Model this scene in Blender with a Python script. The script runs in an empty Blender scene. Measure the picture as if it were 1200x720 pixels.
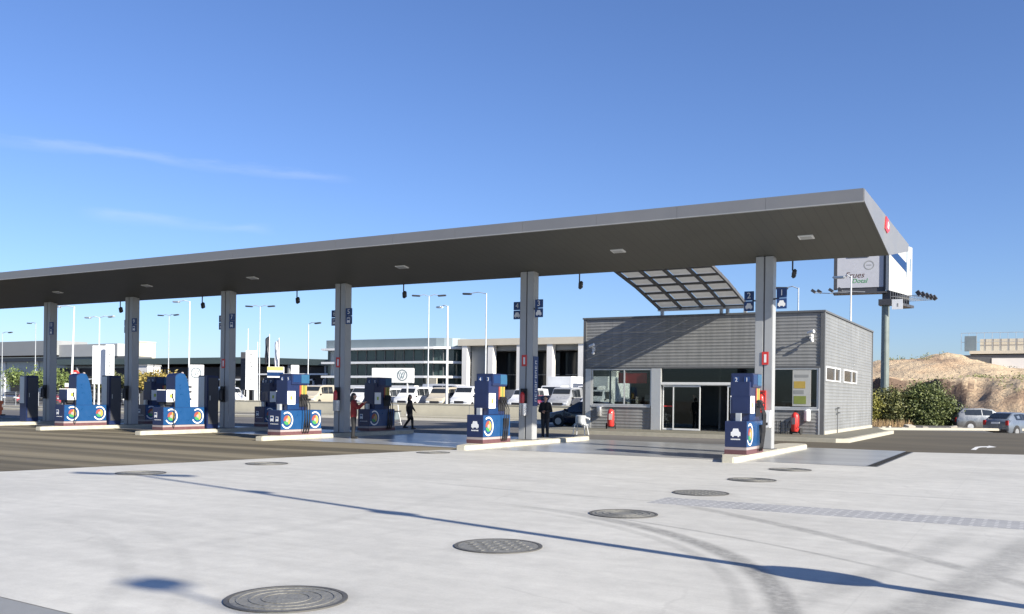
import bpy, bmesh, math, random
from mathutils import Vector, Matrix
R = math.radians
random.seed(7)
S = bpy.context.scene
COL = S.collection

# ------------------------------------------------------------------ helpers
def new_mat(name):
    m = bpy.data.materials.new(name); m.use_nodes = True
    nt = m.node_tree
    return m, nt, nt.nodes, nt.links, nt.nodes['Principled BSDF']

def mat(name, col, rough=.6, metal=0., var=.12, scale=4., bump=0., bscale=60., spec=.5, coat=0.):
    """plain surface with procedural mottling of colour and gloss, plus optional fine bump"""
    m, nt, N, L, P = new_mat(name)
    tc = N.new('ShaderNodeTexCoord')
    nz = N.new('ShaderNodeTexNoise'); nz.inputs['Scale'].default_value = scale; nz.inputs['Detail'].default_value = 6
    nz.inputs['Roughness'].default_value = .65
    L.new(tc.outputs['Object'], nz.inputs['Vector'])
    mr = N.new('ShaderNodeMapRange'); mr.inputs[1].default_value = .25; mr.inputs[2].default_value = .75
    mr.inputs[3].default_value = 1 - var; mr.inputs[4].default_value = 1 + var
    L.new(nz.outputs[0], mr.inputs[0])
    mx = N.new('ShaderNodeVectorMath'); mx.operation = 'SCALE'; mx.inputs[0].default_value = col
    L.new(mr.outputs[0], mx.inputs['Scale']); L.new(mx.outputs[0], P.inputs['Base Color'])
    r2 = N.new('ShaderNodeMapRange'); r2.inputs[1].default_value = .3; r2.inputs[2].default_value = .7
    r2.inputs[3].default_value = max(0, rough - .08); r2.inputs[4].default_value = min(1, rough + .08)
    L.new(nz.outputs[0], r2.inputs[0]); L.new(r2.outputs[0], P.inputs['Roughness'])
    P.inputs['Metallic'].default_value = metal
    P.inputs['Specular IOR Level'].default_value = spec
    P.inputs['Coat Weight'].default_value = coat
    if bump:
        n2 = N.new('ShaderNodeTexNoise'); n2.inputs['Scale'].default_value = bscale; n2.inputs['Detail'].default_value = 4
        L.new(tc.outputs['Object'], n2.inputs['Vector'])
        b = N.new('ShaderNodeBump'); b.inputs['Strength'].default_value = bump; b.inputs['Distance'].default_value = .02
        L.new(n2.outputs[0], b.inputs['Height']); L.new(b.outputs[0], P.inputs['Normal'])
    return m

def glass_mat(name, tint, refl_rough=.02):
    m, nt, N, L, P = new_mat(name)
    N.remove(P)
    out = N['Material Output']
    tr = N.new('ShaderNodeBsdfTransparent'); tr.inputs[0].default_value = (*tint, 1)
    gl = N.new('ShaderNodeBsdfGlossy'); gl.inputs['Roughness'].default_value = refl_rough
    gl.inputs[0].default_value = (.9, .95, .95, 1)
    lw = N.new('ShaderNodeLayerWeight'); lw.inputs[0].default_value = .5
    pw = N.new('ShaderNodeMath'); pw.operation = 'POWER'; pw.inputs[1].default_value = 5; L.new(lw.outputs['Facing'], pw.inputs[0])
    fr = N.new('ShaderNodeMath'); fr.operation = 'MULTIPLY_ADD'; fr.inputs[1].default_value = .93; fr.inputs[2].default_value = .035; L.new(pw.outputs[0], fr.inputs[0])
    mx = N.new('ShaderNodeMixShader')
    L.new(fr.outputs[0], mx.inputs[0]); L.new(tr.outputs[0], mx.inputs[1]); L.new(gl.outputs[0], mx.inputs[2])
    L.new(mx.outputs[0], out.inputs[0])
    return m

class MB:
    def __init__(s): s.v = []; s.f = []; s.mi = []
    def add(s, vs, fs, mi=0):
        o = len(s.v); s.v += [tuple(v) for v in vs]
        for f in fs: s.f.append(tuple(i + o for i in f)); s.mi.append(mi)
        return s
    def box(s, x0, x1, y0, y1, z0, z1, mi=0):
        return s.add([(x0,y0,z0),(x1,y0,z0),(x1,y1,z0),(x0,y1,z0),(x0,y0,z1),(x1,y0,z1),(x1,y1,z1),(x0,y1,z1)],
              [(3,2,1,0),(4,5,6,7),(0,1,5,4),(1,2,6,5),(2,3,7,6),(3,0,4,7)], mi)
    def obox(s, c, sz, M=None, mi=0):
        hx, hy, hz = sz[0]/2, sz[1]/2, sz[2]/2
        M = M or Matrix.Identity(3); c = Vector(c)
        vs = [c + M @ Vector((a*hx, b*hy, d*hz)) for d in (-1,1) for a, b in ((-1,-1),(1,-1),(1,1),(-1,1))]
        return s.add(vs, [(3,2,1,0),(4,5,6,7),(0,1,5,4),(1,2,6,5),(2,3,7,6),(3,0,4,7)], mi)
    def cyl(s, p0, p1, r0, r1=None, n=12, mi=0, cap=True):
        r1 = r0 if r1 is None else r1
        p0 = Vector(p0); p1 = Vector(p1); d = (p1 - p0).normalized()
        u = d.cross(Vector((0,0,1)) if abs(d.z) < .9 else Vector((1,0,0))).normalized(); w = d.cross(u)
        a = [p0 + (u*math.cos(t) + w*math.sin(t))*r0 for t in [2*math.pi*i/n for i in range(n)]]
        b = [p1 + (u*math.cos(t) + w*math.sin(t))*r1 for t in [2*math.pi*i/n for i in range(n)]]
        fs = [(i, (i+1) % n, n + (i+1) % n, n + i) for i in range(n)]
        if cap: fs += [tuple(range(n-1, -1, -1)), tuple(range(n, 2*n))]
        return s.add(a + b, fs, mi)
    def tube(s, pts, r, n=6, mi=0):
        for a, b in zip(pts[:-1], pts[1:]): s.cyl(a, b, r, r, n, mi)
        return s
    def prism(s, poly, axis, a0, a1, mi=0):
        """extrude a 2d polygon along axis ('x': poly=(y,z); 'y': poly=(x,z); 'z': poly=(x,y))"""
        n = len(poly)
        def P(p, a): return (a, p[0], p[1]) if axis == 'x' else (p[0], a, p[1]) if axis == 'y' else (p[0], p[1], a)
        vs = [P(p, a0) for p in poly] + [P(p, a1) for p in poly]
        fs = [tuple(range(n-1, -1, -1)), tuple(range(n, 2*n))] + [(i, (i+1) % n, n + (i+1) % n, n + i) for i in range(n)]
        return s.add(vs, fs, mi)
    def lathe(s, c, prof, n=16, mi=0):
        vs = []; fs = []; k = len(prof)
        for i in range(n):
            t = 2*math.pi*i/n
            for r, z in prof: vs.append((c[0] + r*math.cos(t), c[1] + r*math.sin(t), c[2] + z))
        for i in range(n):
            j = (i+1) % n
            for q in range(k-1): fs.append((i*k+q, j*k+q, j*k+q+1, i*k+q+1))
        fs.append(tuple(i*k for i in range(n-1, -1, -1))); fs.append(tuple(i*k+k-1 for i in range(n)))
        return s.add(vs, fs, mi)
    def ball(s, c, r, n=10, mi=0, sc=(1,1,1)):
        vs = []; fs = []; m = n//2 + 1
        for a in range(m+1):
            ph = math.pi*a/m
            for b in range(n):
                t = 2*math.pi*b/n
                vs.append((c[0]+r*sc[0]*math.sin(ph)*math.cos(t), c[1]+r*sc[1]*math.sin(ph)*math.sin(t), c[2]+r*sc[2]*math.cos(ph)))
        for a in range(m):
            for b in range(n): fs.append((a*n+b, (a+1)*n+b, (a+1)*n+(b+1) % n, a*n+(b+1) % n))
        return s.add(vs, fs, mi)
    def build(s, name, mats, parent=None, smooth=False, bevel=0., loc=None):
        me = bpy.data.meshes.new(name); me.from_pydata(s.v, [], s.f)
        for m in (mats if isinstance(mats, (list, tuple)) else [mats]): me.materials.append(m)
        for p, i in zip(me.polygons, s.mi): p.material_index = i
        bm = bmesh.new(); bm.from_mesh(me)
        bmesh.ops.recalc_face_normals(bm, faces=bm.faces)
        if bevel:
            bmesh.ops.bevel(bm, geom=[e for e in bm.edges if len(e.link_faces) == 2 and e.calc_face_angle(0) > .6],
                            offset=bevel, segments=2, affect='EDGES', clamp_overlap=True)
        bm.to_mesh(me); bm.free()
        if smooth:
            for p in me.polygons: p.use_smooth = True
            me.set_sharp_from_angle(angle=R(38))
        o = bpy.data.objects.new(name, me); COL.objects.link(o)
        if parent: o.parent = parent
        if loc: o.location = loc
        return o

def tag(o, label=None, cat=None, group=None, kind=None):
    if label: o['label'] = label
    if cat: o['category'] = cat
    if group: o['group'] = group
    if kind: o['kind'] = kind
    return o
def thing(name, loc, label, cat, rz=0., group=None):
    o = bpy.data.objects.new(name, None); COL.objects.link(o)
    o.location = loc; o.rotation_euler = (0, 0, rz); o.empty_display_size = .2
    return tag(o, label, cat, group)
def dup(o, loc, rz=None, label=None, group=None, scale=None, parent=None):
    c = o.copy(); COL.objects.link(c)
    if parent is None:
        c.location = loc
        if rz is not None: c.rotation_euler = (0, 0, rz)
        if label: c['label'] = label
        if group: c['group'] = group
        if scale: c.scale = scale
    else: c.parent = parent
    for ch in list(o.children): dup(ch, None, parent=c)
    return c
FONT_CACHE = {}
def text_mesh(txt, size, depth=.004):
    cu = bpy.data.curves.new('lettering', 'FONT'); cu.body = txt; cu.size = size; cu.extrude = depth
    cu.align_x = 'CENTER'; cu.align_y = 'CENTER'; cu.resolution_u = 3
    o = bpy.data.objects.new('lettering', cu); COL.objects.link(o)
    bpy.context.view_layer.update()
    me = bpy.data.meshes.new_from_object(o.evaluated_get(bpy.context.evaluated_depsgraph_get()))
    bpy.data.objects.remove(o); bpy.data.curves.remove(cu)
    return me
def text(txt, size, m, parent, loc, rot=(R(90),0,0), depth=.004, name='lettering', shear=0):
    me = text_mesh(txt, size, depth)
    me.materials.clear(); me.materials.append(m)
    if shear:
        for v in me.vertices: v.co.x += v.co.y*shear
    o = bpy.data.objects.new(name, me); COL.objects.link(o); o.parent = parent
    o.location = loc; o.rotation_euler = rot
    return o

# ------------------------------------------------------------------ materials
def concrete_apron_mat():
    m, nt, N, L, P = new_mat('pale_concrete')
    g = N.new('ShaderNodeNewGeometry'); pos = g.outputs['Position']
    def noise(sc, det=5, rough=.6, vec=pos, stretch=None):
        if stretch:
            mp = N.new('ShaderNodeMapping'); mp.inputs['Scale'].default_value = stretch[:3]
            mp.inputs['Rotation'].default_value = (0, 0, stretch[3]); L.new(vec, mp.inputs[0]); vec = mp.outputs[0]
        n = N.new('ShaderNodeTexNoise'); n.inputs['Scale'].default_value = sc; n.inputs['Detail'].default_value = det
        n.inputs['Roughness'].default_value = rough; L.new(vec, n.inputs['Vector']); return n.outputs[0]
    def mrange(v, a, b, c, d):
        r = N.new('ShaderNodeMapRange'); r.interpolation_type = 'SMOOTHSTEP'
        for i, q in enumerate((a, b, c, d)): r.inputs[i+1].default_value = q
        L.new(v, r.inputs[0]); return r.outputs[0]
    def math_(op, a, b=None, c=None):
        q = N.new('ShaderNodeMath'); q.operation = op
        for i, v in enumerate((a, b, c)):
            if v is None: continue
            if isinstance(v, (int, float)): q.inputs[i].default_value = v
            else: L.new(v, q.inputs[i])
        return q.outputs[0]
    base = mrange(noise(.35, 6, .62), .3, .7, .91, 1.05)
    base = math_('MULTIPLY', base, mrange(noise(3.2, 6, .7), .3, .72, .93, 1.06))
    base = math_('MULTIPLY', base, mrange(noise(40, 4, .8), .3, .7, .95, 1.04))
    # trowel sweeps: stretched pale and grey streaks
    base = math_('MULTIPLY', base, mrange(noise(1.1, 5, .6, stretch=(.35, 2.6, 1, R(14))), .35, .68, .955, 1.05))
    streak = noise(9, 5, .7, stretch=(1, 1, 1, 0))
    dark = None
    # tyre rubber laid down along turning arcs: centre, radius, half width, strength
    arcs = [(-8.35,5.6,6.89,.16,.46,-3.2,9.4),(-8.35,5.6,6.55,.10,.20,-3.6,9),(-20.57,-8.43,27.37,.14,.34,-1.8,11.4),(-53.07,19.57,53.49,.26,.32,-.4,9.5),
            (-53.07,19.57,52.7,.20,.18,-1,9.5),(-5.17,39.48,25.3,.08,.20,-6.5,14),(-9.7,-1.36,14.02,.05,.30,-3.5,11),(-12.64,-.57,8.2,.12,.10,-7.4,6),(-12.64,-.57,8.75,.09,.07,-7.2,6),
            (-2.6,3.4,14.3,.10,.14,-2.2,17.6),(-16,0,19.5,.12,.07,-6,16),(-30,8,22,.14,.08,-8.5,10)]
    for cx, cy, rad, w, st, bx, by in arcs:
        sub = N.new('ShaderNodeVectorMath'); sub.operation = 'SUBTRACT'; sub.inputs[1].default_value = (cx, cy, 0); L.new(pos, sub.inputs[0])
        ln = N.new('ShaderNodeVectorMath'); ln.operation = 'LENGTH'; L.new(sub.outputs[0], ln.inputs[0])
        dd = math_('ABSOLUTE', math_('SUBTRACT', ln.outputs['Value'], rad))
        k = mrange(dd, w*.35, w*1.25, st, 0)
        s2 = N.new('ShaderNodeVectorMath'); s2.operation = 'DISTANCE'; s2.inputs[1].default_value = (bx, by, 0); L.new(pos, s2.inputs[0])
        k = math_('MULTIPLY', k, mrange(s2.outputs['Value'], 2.0, 5.5, 1, 0))
        k = math_('MULTIPLY', k, mrange(streak, .25, .65, .45, 1.1))
        dark = k if dark is None else math_('MAXIMUM', dark, k)
    # saw-cut joints every 5 m
    sx = N.new('ShaderNodeSeparateXYZ'); L.new(pos, sx.inputs[0])
    for ax, off in ((0, 1.3), (1, 3.1)):
        md = math_('PINGPONG', math_('ADD', sx.outputs[ax], off), 2.75)
        dark = math_('MAXIMUM', dark, mrange(md, .005, .014, .06, 0))
    # oil spots
    vo = N.new('ShaderNodeTexVoronoi'); vo.inputs['Scale'].default_value = .55; L.new(pos, vo.inputs['Vector'])
    spot = math_('MULTIPLY', mrange(vo.outputs['Distance'], .02, .11, .16, 0), mrange(noise(5), .4, .6, 0, 1))
    dark = math_('MAXIMUM', dark, spot)
    # hairline cracks and pale scraped patches
    vc = N.new('ShaderNodeTexVoronoi'); vc.feature = 'DISTANCE_TO_EDGE'; vc.inputs['Scale'].default_value = .22
    wob = N.new('ShaderNodeVectorMath'); wob.operation = 'MULTIPLY_ADD'; wob.inputs[1].default_value = (.5,.5,0); 
    nw = N.new('ShaderNodeTexNoise'); nw.inputs['Scale'].default_value = 1.7; nw.inputs['Detail'].default_value = 5; L.new(pos, nw.inputs['Vector'])
    L.new(nw.outputs['Color'], wob.inputs[0]); L.new(pos, wob.inputs[2]); L.new(wob.outputs[0], vc.inputs['Vector'])
    crack = math_('MULTIPLY', mrange(vc.outputs['Distance'], .0015, .006, .09, 0), mrange(noise(.5), .45, .6, 0, 1))
    dark = math_('MAXIMUM', dark, crack)
    grit = mrange(noise(130, 2, .5), .66, .74, 0, .20)
    dark = math_('MAXIMUM', dark, math_('MULTIPLY', grit, mrange(noise(.9), .4, .6, .2, 1)))
    base = math_('ADD', base, math_('MULTIPLY', mrange(noise(2.3, 6, .7, stretch=(.5, 1.8, 1, R(20))), .60, .72, 0, .09), mrange(noise(.4), .4, .6, 0, 1)))
    # damp, dirty collars round the manhole frames
    for mx_, my_ in [(-5.29,5.63),(-5.2,8.88),(-5.15,12.35),(-5.15,15.88),(-5.11,19.12),(-5.1,22.5),(-15.99,12.72),(-15.9,16.2)]:
        dm = N.new('ShaderNodeVectorMath'); dm.operation = 'DISTANCE'; dm.inputs[1].default_value = (mx_, my_, 0); L.new(pos, dm.inputs[0])
        col_ = math_('MULTIPLY', mrange(math_('ADD', dm.outputs['Value'], math_('MULTIPLY', math_('SUBTRACT', streak, .5), .3)), .50, .68, .17, 0), mrange(streak, .35, .6, .4, 1))
        dark = math_('MAXIMUM', dark, col_)
    val = math_('MULTIPLY', base, math_('SUBTRACT', 1, dark))
    sc = N.new('ShaderNodeVectorMath'); sc.operation = 'SCALE'; sc.inputs[0].default_value = (.468, .459, .420)
    L.new(val, sc.inputs['Scale']); L.new(sc.outputs[0], P.inputs['Base Color'])
    P.inputs['Roughness'].default_value = .62
    b = N.new('ShaderNodeBump'); b.inputs['Strength'].default_value = .25; b.inputs['Distance'].default_value = .006
    L.new(noise(70, 4, .7), b.inputs['Height']); L.new(b.outputs[0], P.inputs['Normal'])
    return m

def streaky_mat(name, ca, cb, stretch, rough, sc=1., bump=.3, var2=.1, lo=.35, hi=.65):
    """road surface whose worn lanes run along one direction"""
    m, nt, N, L, P = new_mat(name)
    g = N.new('ShaderNodeNewGeometry')
    mp = N.new('ShaderNodeMapping'); mp.inputs['Scale'].default_value = stretch; L.new(g.outputs['Position'], mp.inputs[0])
    n1 = N.new('ShaderNodeTexNoise'); n1.inputs['Scale'].default_value = sc; n1.inputs['Detail'].default_value = 5; L.new(mp.outputs[0], n1.inputs['Vector'])
    r = N.new('ShaderNodeMapRange'); r.inputs[1].default_value = lo; r.inputs[2].default_value = hi; L.new(n1.outputs[0], r.inputs[0])
    mx = N.new('ShaderNodeMix'); mx.data_type = 'RGBA'; mx.inputs[6].default_value = (*ca, 1); mx.inputs[7].default_value = (*cb, 1)
    L.new(r.outputs[0], mx.inputs[0])
    n2 = N.new('ShaderNodeTexNoise'); n2.inputs['Scale'].default_value = 25; n2.inputs['Detail'].default_value = 6; L.new(g.outputs['Position'], n2.inputs['Vector'])
    r2 = N.new('ShaderNodeMapRange'); r2.inputs[1].default_value = .3; r2.inputs[2].default_value = .7; r2.inputs[3].default_value = 1-var2; r2.inputs[4].default_value = 1+var2
    L.new(n2.outputs[0], r2.inputs[0])
    s = N.new('ShaderNodeVectorMath'); s.operation = 'SCALE'; L.new(mx.outputs[2], s.inputs[0]); L.new(r2.outputs[0], s.inputs['Scale'])
    L.new(s.outputs[0], P.inputs['Base Color']); P.inputs['Roughness'].default_value = rough
    b = N.new('ShaderNodeBump'); b.inputs['Strength'].default_value = bump; b.inputs['Distance'].default_value = .01
    L.new(n2.outputs[0], b.inputs['Height']); L.new(b.outputs[0], P.inputs['Normal'])
    return m

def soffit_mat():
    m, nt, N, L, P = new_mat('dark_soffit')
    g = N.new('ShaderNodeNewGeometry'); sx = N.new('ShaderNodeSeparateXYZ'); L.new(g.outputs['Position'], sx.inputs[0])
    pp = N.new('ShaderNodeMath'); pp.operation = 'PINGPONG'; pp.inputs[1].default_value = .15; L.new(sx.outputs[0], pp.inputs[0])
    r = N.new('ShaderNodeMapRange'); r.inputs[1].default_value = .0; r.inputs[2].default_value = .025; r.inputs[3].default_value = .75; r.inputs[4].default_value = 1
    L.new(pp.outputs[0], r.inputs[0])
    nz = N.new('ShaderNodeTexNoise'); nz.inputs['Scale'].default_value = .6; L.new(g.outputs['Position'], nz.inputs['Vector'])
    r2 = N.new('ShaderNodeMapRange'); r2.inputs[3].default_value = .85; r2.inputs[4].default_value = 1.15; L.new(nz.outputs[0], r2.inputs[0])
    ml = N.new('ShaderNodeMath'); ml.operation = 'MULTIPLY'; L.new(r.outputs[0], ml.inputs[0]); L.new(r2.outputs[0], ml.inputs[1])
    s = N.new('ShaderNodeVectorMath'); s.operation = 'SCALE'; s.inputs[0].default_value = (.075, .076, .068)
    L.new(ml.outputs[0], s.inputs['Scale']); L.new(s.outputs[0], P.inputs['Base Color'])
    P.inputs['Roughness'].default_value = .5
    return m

def foliage_mat(name, ca, cb):
    m, nt, N, L, P = new_mat(name)
    g = N.new('ShaderNodeNewGeometry')
    mx = N.new('ShaderNodeMix'); mx.data_type = 'RGBA'; mx.inputs[6].default_value = (*ca, 1); mx.inputs[7].default_value = (*cb, 1)
    L.new(g.outputs['Random Per Island'], mx.inputs[0]); L.new(mx.outputs[2], P.inputs['Base Color'])
    P.inputs['Roughness'].default_value = .6
    return m

def terrain_mat():
    m, nt, N, L, P = new_mat('tan_earth')
    g = N.new('ShaderNodeNewGeometry'); pos = g.outputs['Position']
    def noise(sc, det=6, st=None):
        v = pos
        if st:
            mp = N.new('ShaderNodeMapping'); mp.inputs['Scale'].default_value = st; L.new(v, mp.inputs[0]); v = mp.outputs[0]
        n = N.new('ShaderNodeTexNoise'); n.inputs['Scale'].default_value = sc; n.inputs['Detail'].default_value = det; n.inputs['Roughness'].default_value = .65
        L.new(v, n.inputs['Vector']); return n.outputs[0]
    cr = N.new('ShaderNodeValToRGB'); L.new(noise(.16), cr.inputs[0])
    e = cr.color_ramp.elements; e[0].position = .34; e[0].color = (.27, .185, .12, 1); e[1].position = .52; e[1].color = (.47, .365, .24, 1)
    q = e.new(.42); q.color = (.42, .30, .19, 1)
    # scrub and darker strata on the slope
    mr = N.new('ShaderNodeMapRange'); mr.inputs[1].default_value = .60; mr.inputs[2].default_value = .70; L.new(noise(.33, 7, (1, 1, 3)), mr.inputs[0])
    mx = N.new('ShaderNodeMix'); mx.data_type = 'RGBA'; mx.inputs[7].default_value = (.13, .11, .065, 1)
    L.new(mr.outputs[0], mx.inputs[0]); L.new(cr.outputs[0], mx.inputs[6])
    # steep cut faces: darker subsoil colour that also paints in the cut's shade
    sn = N.new('ShaderNodeSeparateXYZ'); L.new(g.outputs['True Normal'], sn.inputs[0])
    st = N.new('ShaderNodeMapRange'); st.inputs[1].default_value = .88; st.inputs[2].default_value = .70; L.new(sn.outputs[2], st.inputs[0])
    m2 = N.new('ShaderNodeMix'); m2.data_type = 'RGBA'; m2.inputs[7].default_value = (.135, .09, .062, 1)
    L.new(st.outputs[0], m2.inputs[0]); L.new(mx.outputs[2], m2.inputs[6]); L.new(m2.outputs[2], P.inputs['Base Color'])
    P.inputs['Roughness'].default_value = .9
    b = N.new('ShaderNodeBump'); b.inputs['Strength'].default_value = .8; b.inputs['Distance'].default_value = .5
    L.new(noise(1.6, 8), b.inputs['Height']); L.new(b.outputs[0], P.inputs['Normal'])
    return m

M = {}
def drain_mat():
    m, nt, N, L, P = new_mat('slotted_concrete')
    tc = N.new('ShaderNodeTexCoord'); bk = N.new('ShaderNodeTexBrick'); L.new(tc.outputs['Object'], bk.inputs['Vector'])
    bk.inputs['Scale'].default_value = 1; bk.inputs['Brick Width'].default_value = .30; bk.inputs['Row Height'].default_value = .095; bk.inputs['Mortar Size'].default_value = .028; bk.inputs['Mortar Smooth'].default_value = .3
    bk.inputs['Color1'].default_value = (.075, .08, .088, 1); bk.inputs['Color2'].default_value = (.15, .155, .165, 1); bk.inputs['Mortar'].default_value = (.40, .40, .395, 1)
    nz = N.new('ShaderNodeTexNoise'); nz.inputs['Scale'].default_value = .9; nz.inputs['Detail'].default_value = 5; L.new(tc.outputs['Object'], nz.inputs['Vector'])
    r = N.new('ShaderNodeMapRange'); r.inputs[1].default_value = .35; r.inputs[2].default_value = .65; r.inputs[3].default_value = .55; r.inputs[4].default_value = 1.0; L.new(nz.outputs[0], r.inputs[0])
    mx = N.new('ShaderNodeMix'); mx.data_type = 'RGBA'; mx.inputs[6].default_value = (.40, .40, .395, 1); L.new(r.outputs[0], mx.inputs[0]); L.new(bk.outputs[0], mx.inputs[7]); L.new(mx.outputs[2], P.inputs['Base Color'])
    P.inputs['Roughness'].default_value = .7
    return m
M['drain'] = drain_mat()
M['apron'] = concrete_apron_mat()
M['asphalt_dusty'] = streaky_mat('dusty_asphalt', (.068, .056, .032), (.172, .146, .092), (.035, .9, 1), .85, 1.0, lo=.38, hi=.60)
M['asphalt'] = streaky_mat('dark_asphalt', (.060, .050, .031), (.084, .070, .044), (.15, .4, 1), .85)
M['asphalt_back'] = streaky_mat('grey_asphalt', (0.076, 0.073, 0.067), (0.122, 0.114, 0.103), (.05, .25, 1), .85)
M['fuel_slab'] = streaky_mat('polished_grey_concrete', (0.213, 0.217, 0.217), (0.304, 0.308, 0.304), (.2, .6, 1), .30, 1.3, .08, .05)
M['grey_concrete'] = mat('grey_concrete', (.205, .212, .215), .75, var=.10, scale=2, bump=.2)
M['tiles'] = mat('brown_paving', (0.144, 0.137, 0.106), .75, var=.18, scale=3, bump=.2)
M['kerb'] = mat('cream_kerb_stone', (0.395, 0.372, 0.304), .75, var=.12, scale=5, bump=.3)
M['island'] = mat('island_concrete', (0.426, 0.403, 0.327), .7, var=.22, scale=2.2, bump=.25)
M['wall_cream'] = mat('cream_render', (0.547, 0.509, 0.395), .8, var=.10, scale=.6, bump=.2, bscale=20)
M['walk'] = mat('pale_walkway', (.40, .375, .30), .85, var=.12, scale=1.5)
M['soil'] = mat('dry_soil', (0.198, 0.160, 0.114), .95, var=.2, scale=.3, bump=.4, bscale=4)
M['earth'] = terrain_mat()
M['gravel'] = mat('pale_gravel', (0.258, 0.236, 0.198), .95, var=.25, scale=6, bump=.8, bscale=9)
M['rock'] = mat('pale_rock', (0.380, 0.350, 0.289), .85, var=.15, scale=5, bump=.5, bscale=8)
M['white_mark'] = mat('worn_white_marking', (.62, .62, .60), .6, var=.2, scale=8)
M['iron'] = mat('cast_iron', (.175, .172, .156), .6, .10, var=.25, scale=9, bump=.5, bscale=30)
M['iron_rim'] = mat('dark_iron_rim', (.09, .088, .082), .65, .2, var=.2, scale=9)
M['grate'] = mat('dark_grate', (.10, .105, .11), .5, .5, var=.2, scale=6)
M['slot_grey'] = mat('grey_slot', (.17, .175, .18), .7, var=.25, scale=1.5)
M['slot'] = mat('black_gap', (.02, .02, .02), .9)
M['soffit'] = soffit_mat()
M['fascia'] = mat('pale_grey_cladding', (.212, .212, .214), .42, .25, var=.06, scale=.8)
M['column'] = mat('grey_painted_steel', (.36, .37, .375), .4, .15, var=.08, scale=1.6, bump=.05)
M['col_dark'] = mat('dark_steel_base', (.10, .10, .105), .6, .3)
def clad_mat(name, col):
    m = mat(name, col, .5, .15, var=.10, scale=.9)
    nt = m.node_tree; N = nt.nodes; L = nt.links; P = N['Principled BSDF']
    src = P.inputs['Base Color'].links[0].from_socket
    g = N.new('ShaderNodeNewGeometry'); mp = N.new('ShaderNodeMapping'); mp.inputs['Scale'].default_value = (3.2, 3.2, .22); L.new(g.outputs['Position'], mp.inputs[0])
    nz = N.new('ShaderNodeTexNoise'); nz.inputs['Scale'].default_value = 1.4; nz.inputs['Detail'].default_value = 6; L.new(mp.outputs[0], nz.inputs['Vector'])
    r = N.new('ShaderNodeMapRange'); r.inputs[1].default_value = .35; r.inputs[2].default_value = .65; r.inputs[3].default_value = .88; r.inputs[4].default_value = 1.07; L.new(nz.outputs[0], r.inputs[0])
    sx = N.new('ShaderNodeSeparateXYZ'); L.new(g.outputs['Position'], sx.inputs[0])
    ad = N.new('ShaderNodeMath'); ad.operation = 'ADD'; L.new(sx.outputs[0], ad.inputs[0]); L.new(sx.outputs[1], ad.inputs[1])
    pp = N.new('ShaderNodeMath'); pp.operation = 'PINGPONG'; pp.inputs[1].default_value = 1.5; L.new(ad.outputs[0], pp.inputs[0])
    r2 = N.new('ShaderNodeMapRange'); r2.inputs[1].default_value = .008; r2.inputs[2].default_value = .02; r2.inputs[3].default_value = .84; r2.inputs[4].default_value = 1; L.new(pp.outputs[0], r2.inputs[0])
    ml = N.new('ShaderNodeMath'); ml.operation = 'MULTIPLY'; L.new(r.outputs[0], ml.inputs[0]); L.new(r2.outputs[0], ml.inputs[1])
    s = N.new('ShaderNodeVectorMath'); s.operation = 'SCALE'; L.new(src, s.inputs[0]); L.new(ml.outputs[0], s.inputs['Scale']); L.new(s.outputs[0], P.inputs['Base Color'])
    return m
M['clad'] = clad_mat('ribbed_zinc_cladding', (.245, .250, .250))
M['clad_light'] = clad_mat('pale_zinc_cladding', (.222, .230, .232))
M['alu'] = mat('aluminium', (.62, .63, .63), .35, .55, var=.05, scale=3)
M['alu_white'] = mat('white_aluminium', (.72, .73, .73), .4, .1, var=.05, scale=3)
M['trim'] = mat('dark_grey_trim', (.13, .135, .14), .5, .2, var=.1)
M['shop_glass'] = glass_mat('shop_glass', (.74, .77, .76))
M['dark_glass'] = glass_mat('dark_glass', (.50, .54, .54))
M['pane_green'] = mat('green_glazing', (.035, .06, .06), .08, 0, var=.3, scale=.25, spec=.6)
M['pane_dark'] = mat('dark_glazing', (.02, .024, .028), .12, 0, var=.3, scale=.3, spec=.25)
M['pane_pale'] = mat('pale_glazing', (.30, .34, .36), .2, 0, var=.15, scale=.3)
M['white'] = mat('white_paint', (.74, .75, .75), .45, var=.05, scale=2)
M['white_render'] = mat('white_render', (.78, .76, .72), .7, var=.08, scale=.4)
M['cream_render'] = mat('cream_roof_render', (.62, .565, .455), .75, var=.08, scale=.4)
M['grey_panel'] = mat('grey_panel', (.25, .26, .26), .6, var=.08, scale=.4)
M['blue_grey'] = mat('blue_grey_metal', (.22, .27, .29), .45, .3, var=.08, scale=.5)
M['parapet'] = mat('pale_parapet', (0.274, 0.285, 0.289), .55, .2, var=.06, scale=.4)
M['parapet_pale'] = mat('pale_grey_parapet', (.36, .37, .37), .6, var=.06, scale=.4)
M['green_fascia'] = mat('green_fascia', (.085, .115, .11), .5, .2, var=.1, scale=.4)
M['void'] = mat('deep_interior', (.03, .03, .032), .8)
M['navy'] = mat('navy_enamel', (.012, .022, .075), .35, var=.1, scale=5, coat=.2)
M['blue'] = mat('bright_blue_enamel', (0.011, 0.061, 0.175), .32, var=.08, scale=4, coat=.3)
M['mid_blue'] = mat('mid_blue_enamel', (0.008, 0.034, 0.114), .35, var=.08, scale=4)
M['sky_blue'] = mat('light_blue_enamel', (0.027, 0.101, 0.192), .35, var=.08, scale=4)
M['red_band'] = mat('dull_red_band', (.12, .055, .06), .5, var=.12, scale=6)
M['pale_band'] = mat('pale_band', (0.319, 0.274, 0.266), .5, var=.08)
M['yellow'] = mat('yellow_paint', (.52, .48, .16), .45, var=.06)
M['lime'] = mat('lime_paint', (.42, .52, .08), .45, var=.06)
M['green'] = mat('green_paint', (.05, .26, .08), .45, var=.06)
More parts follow.
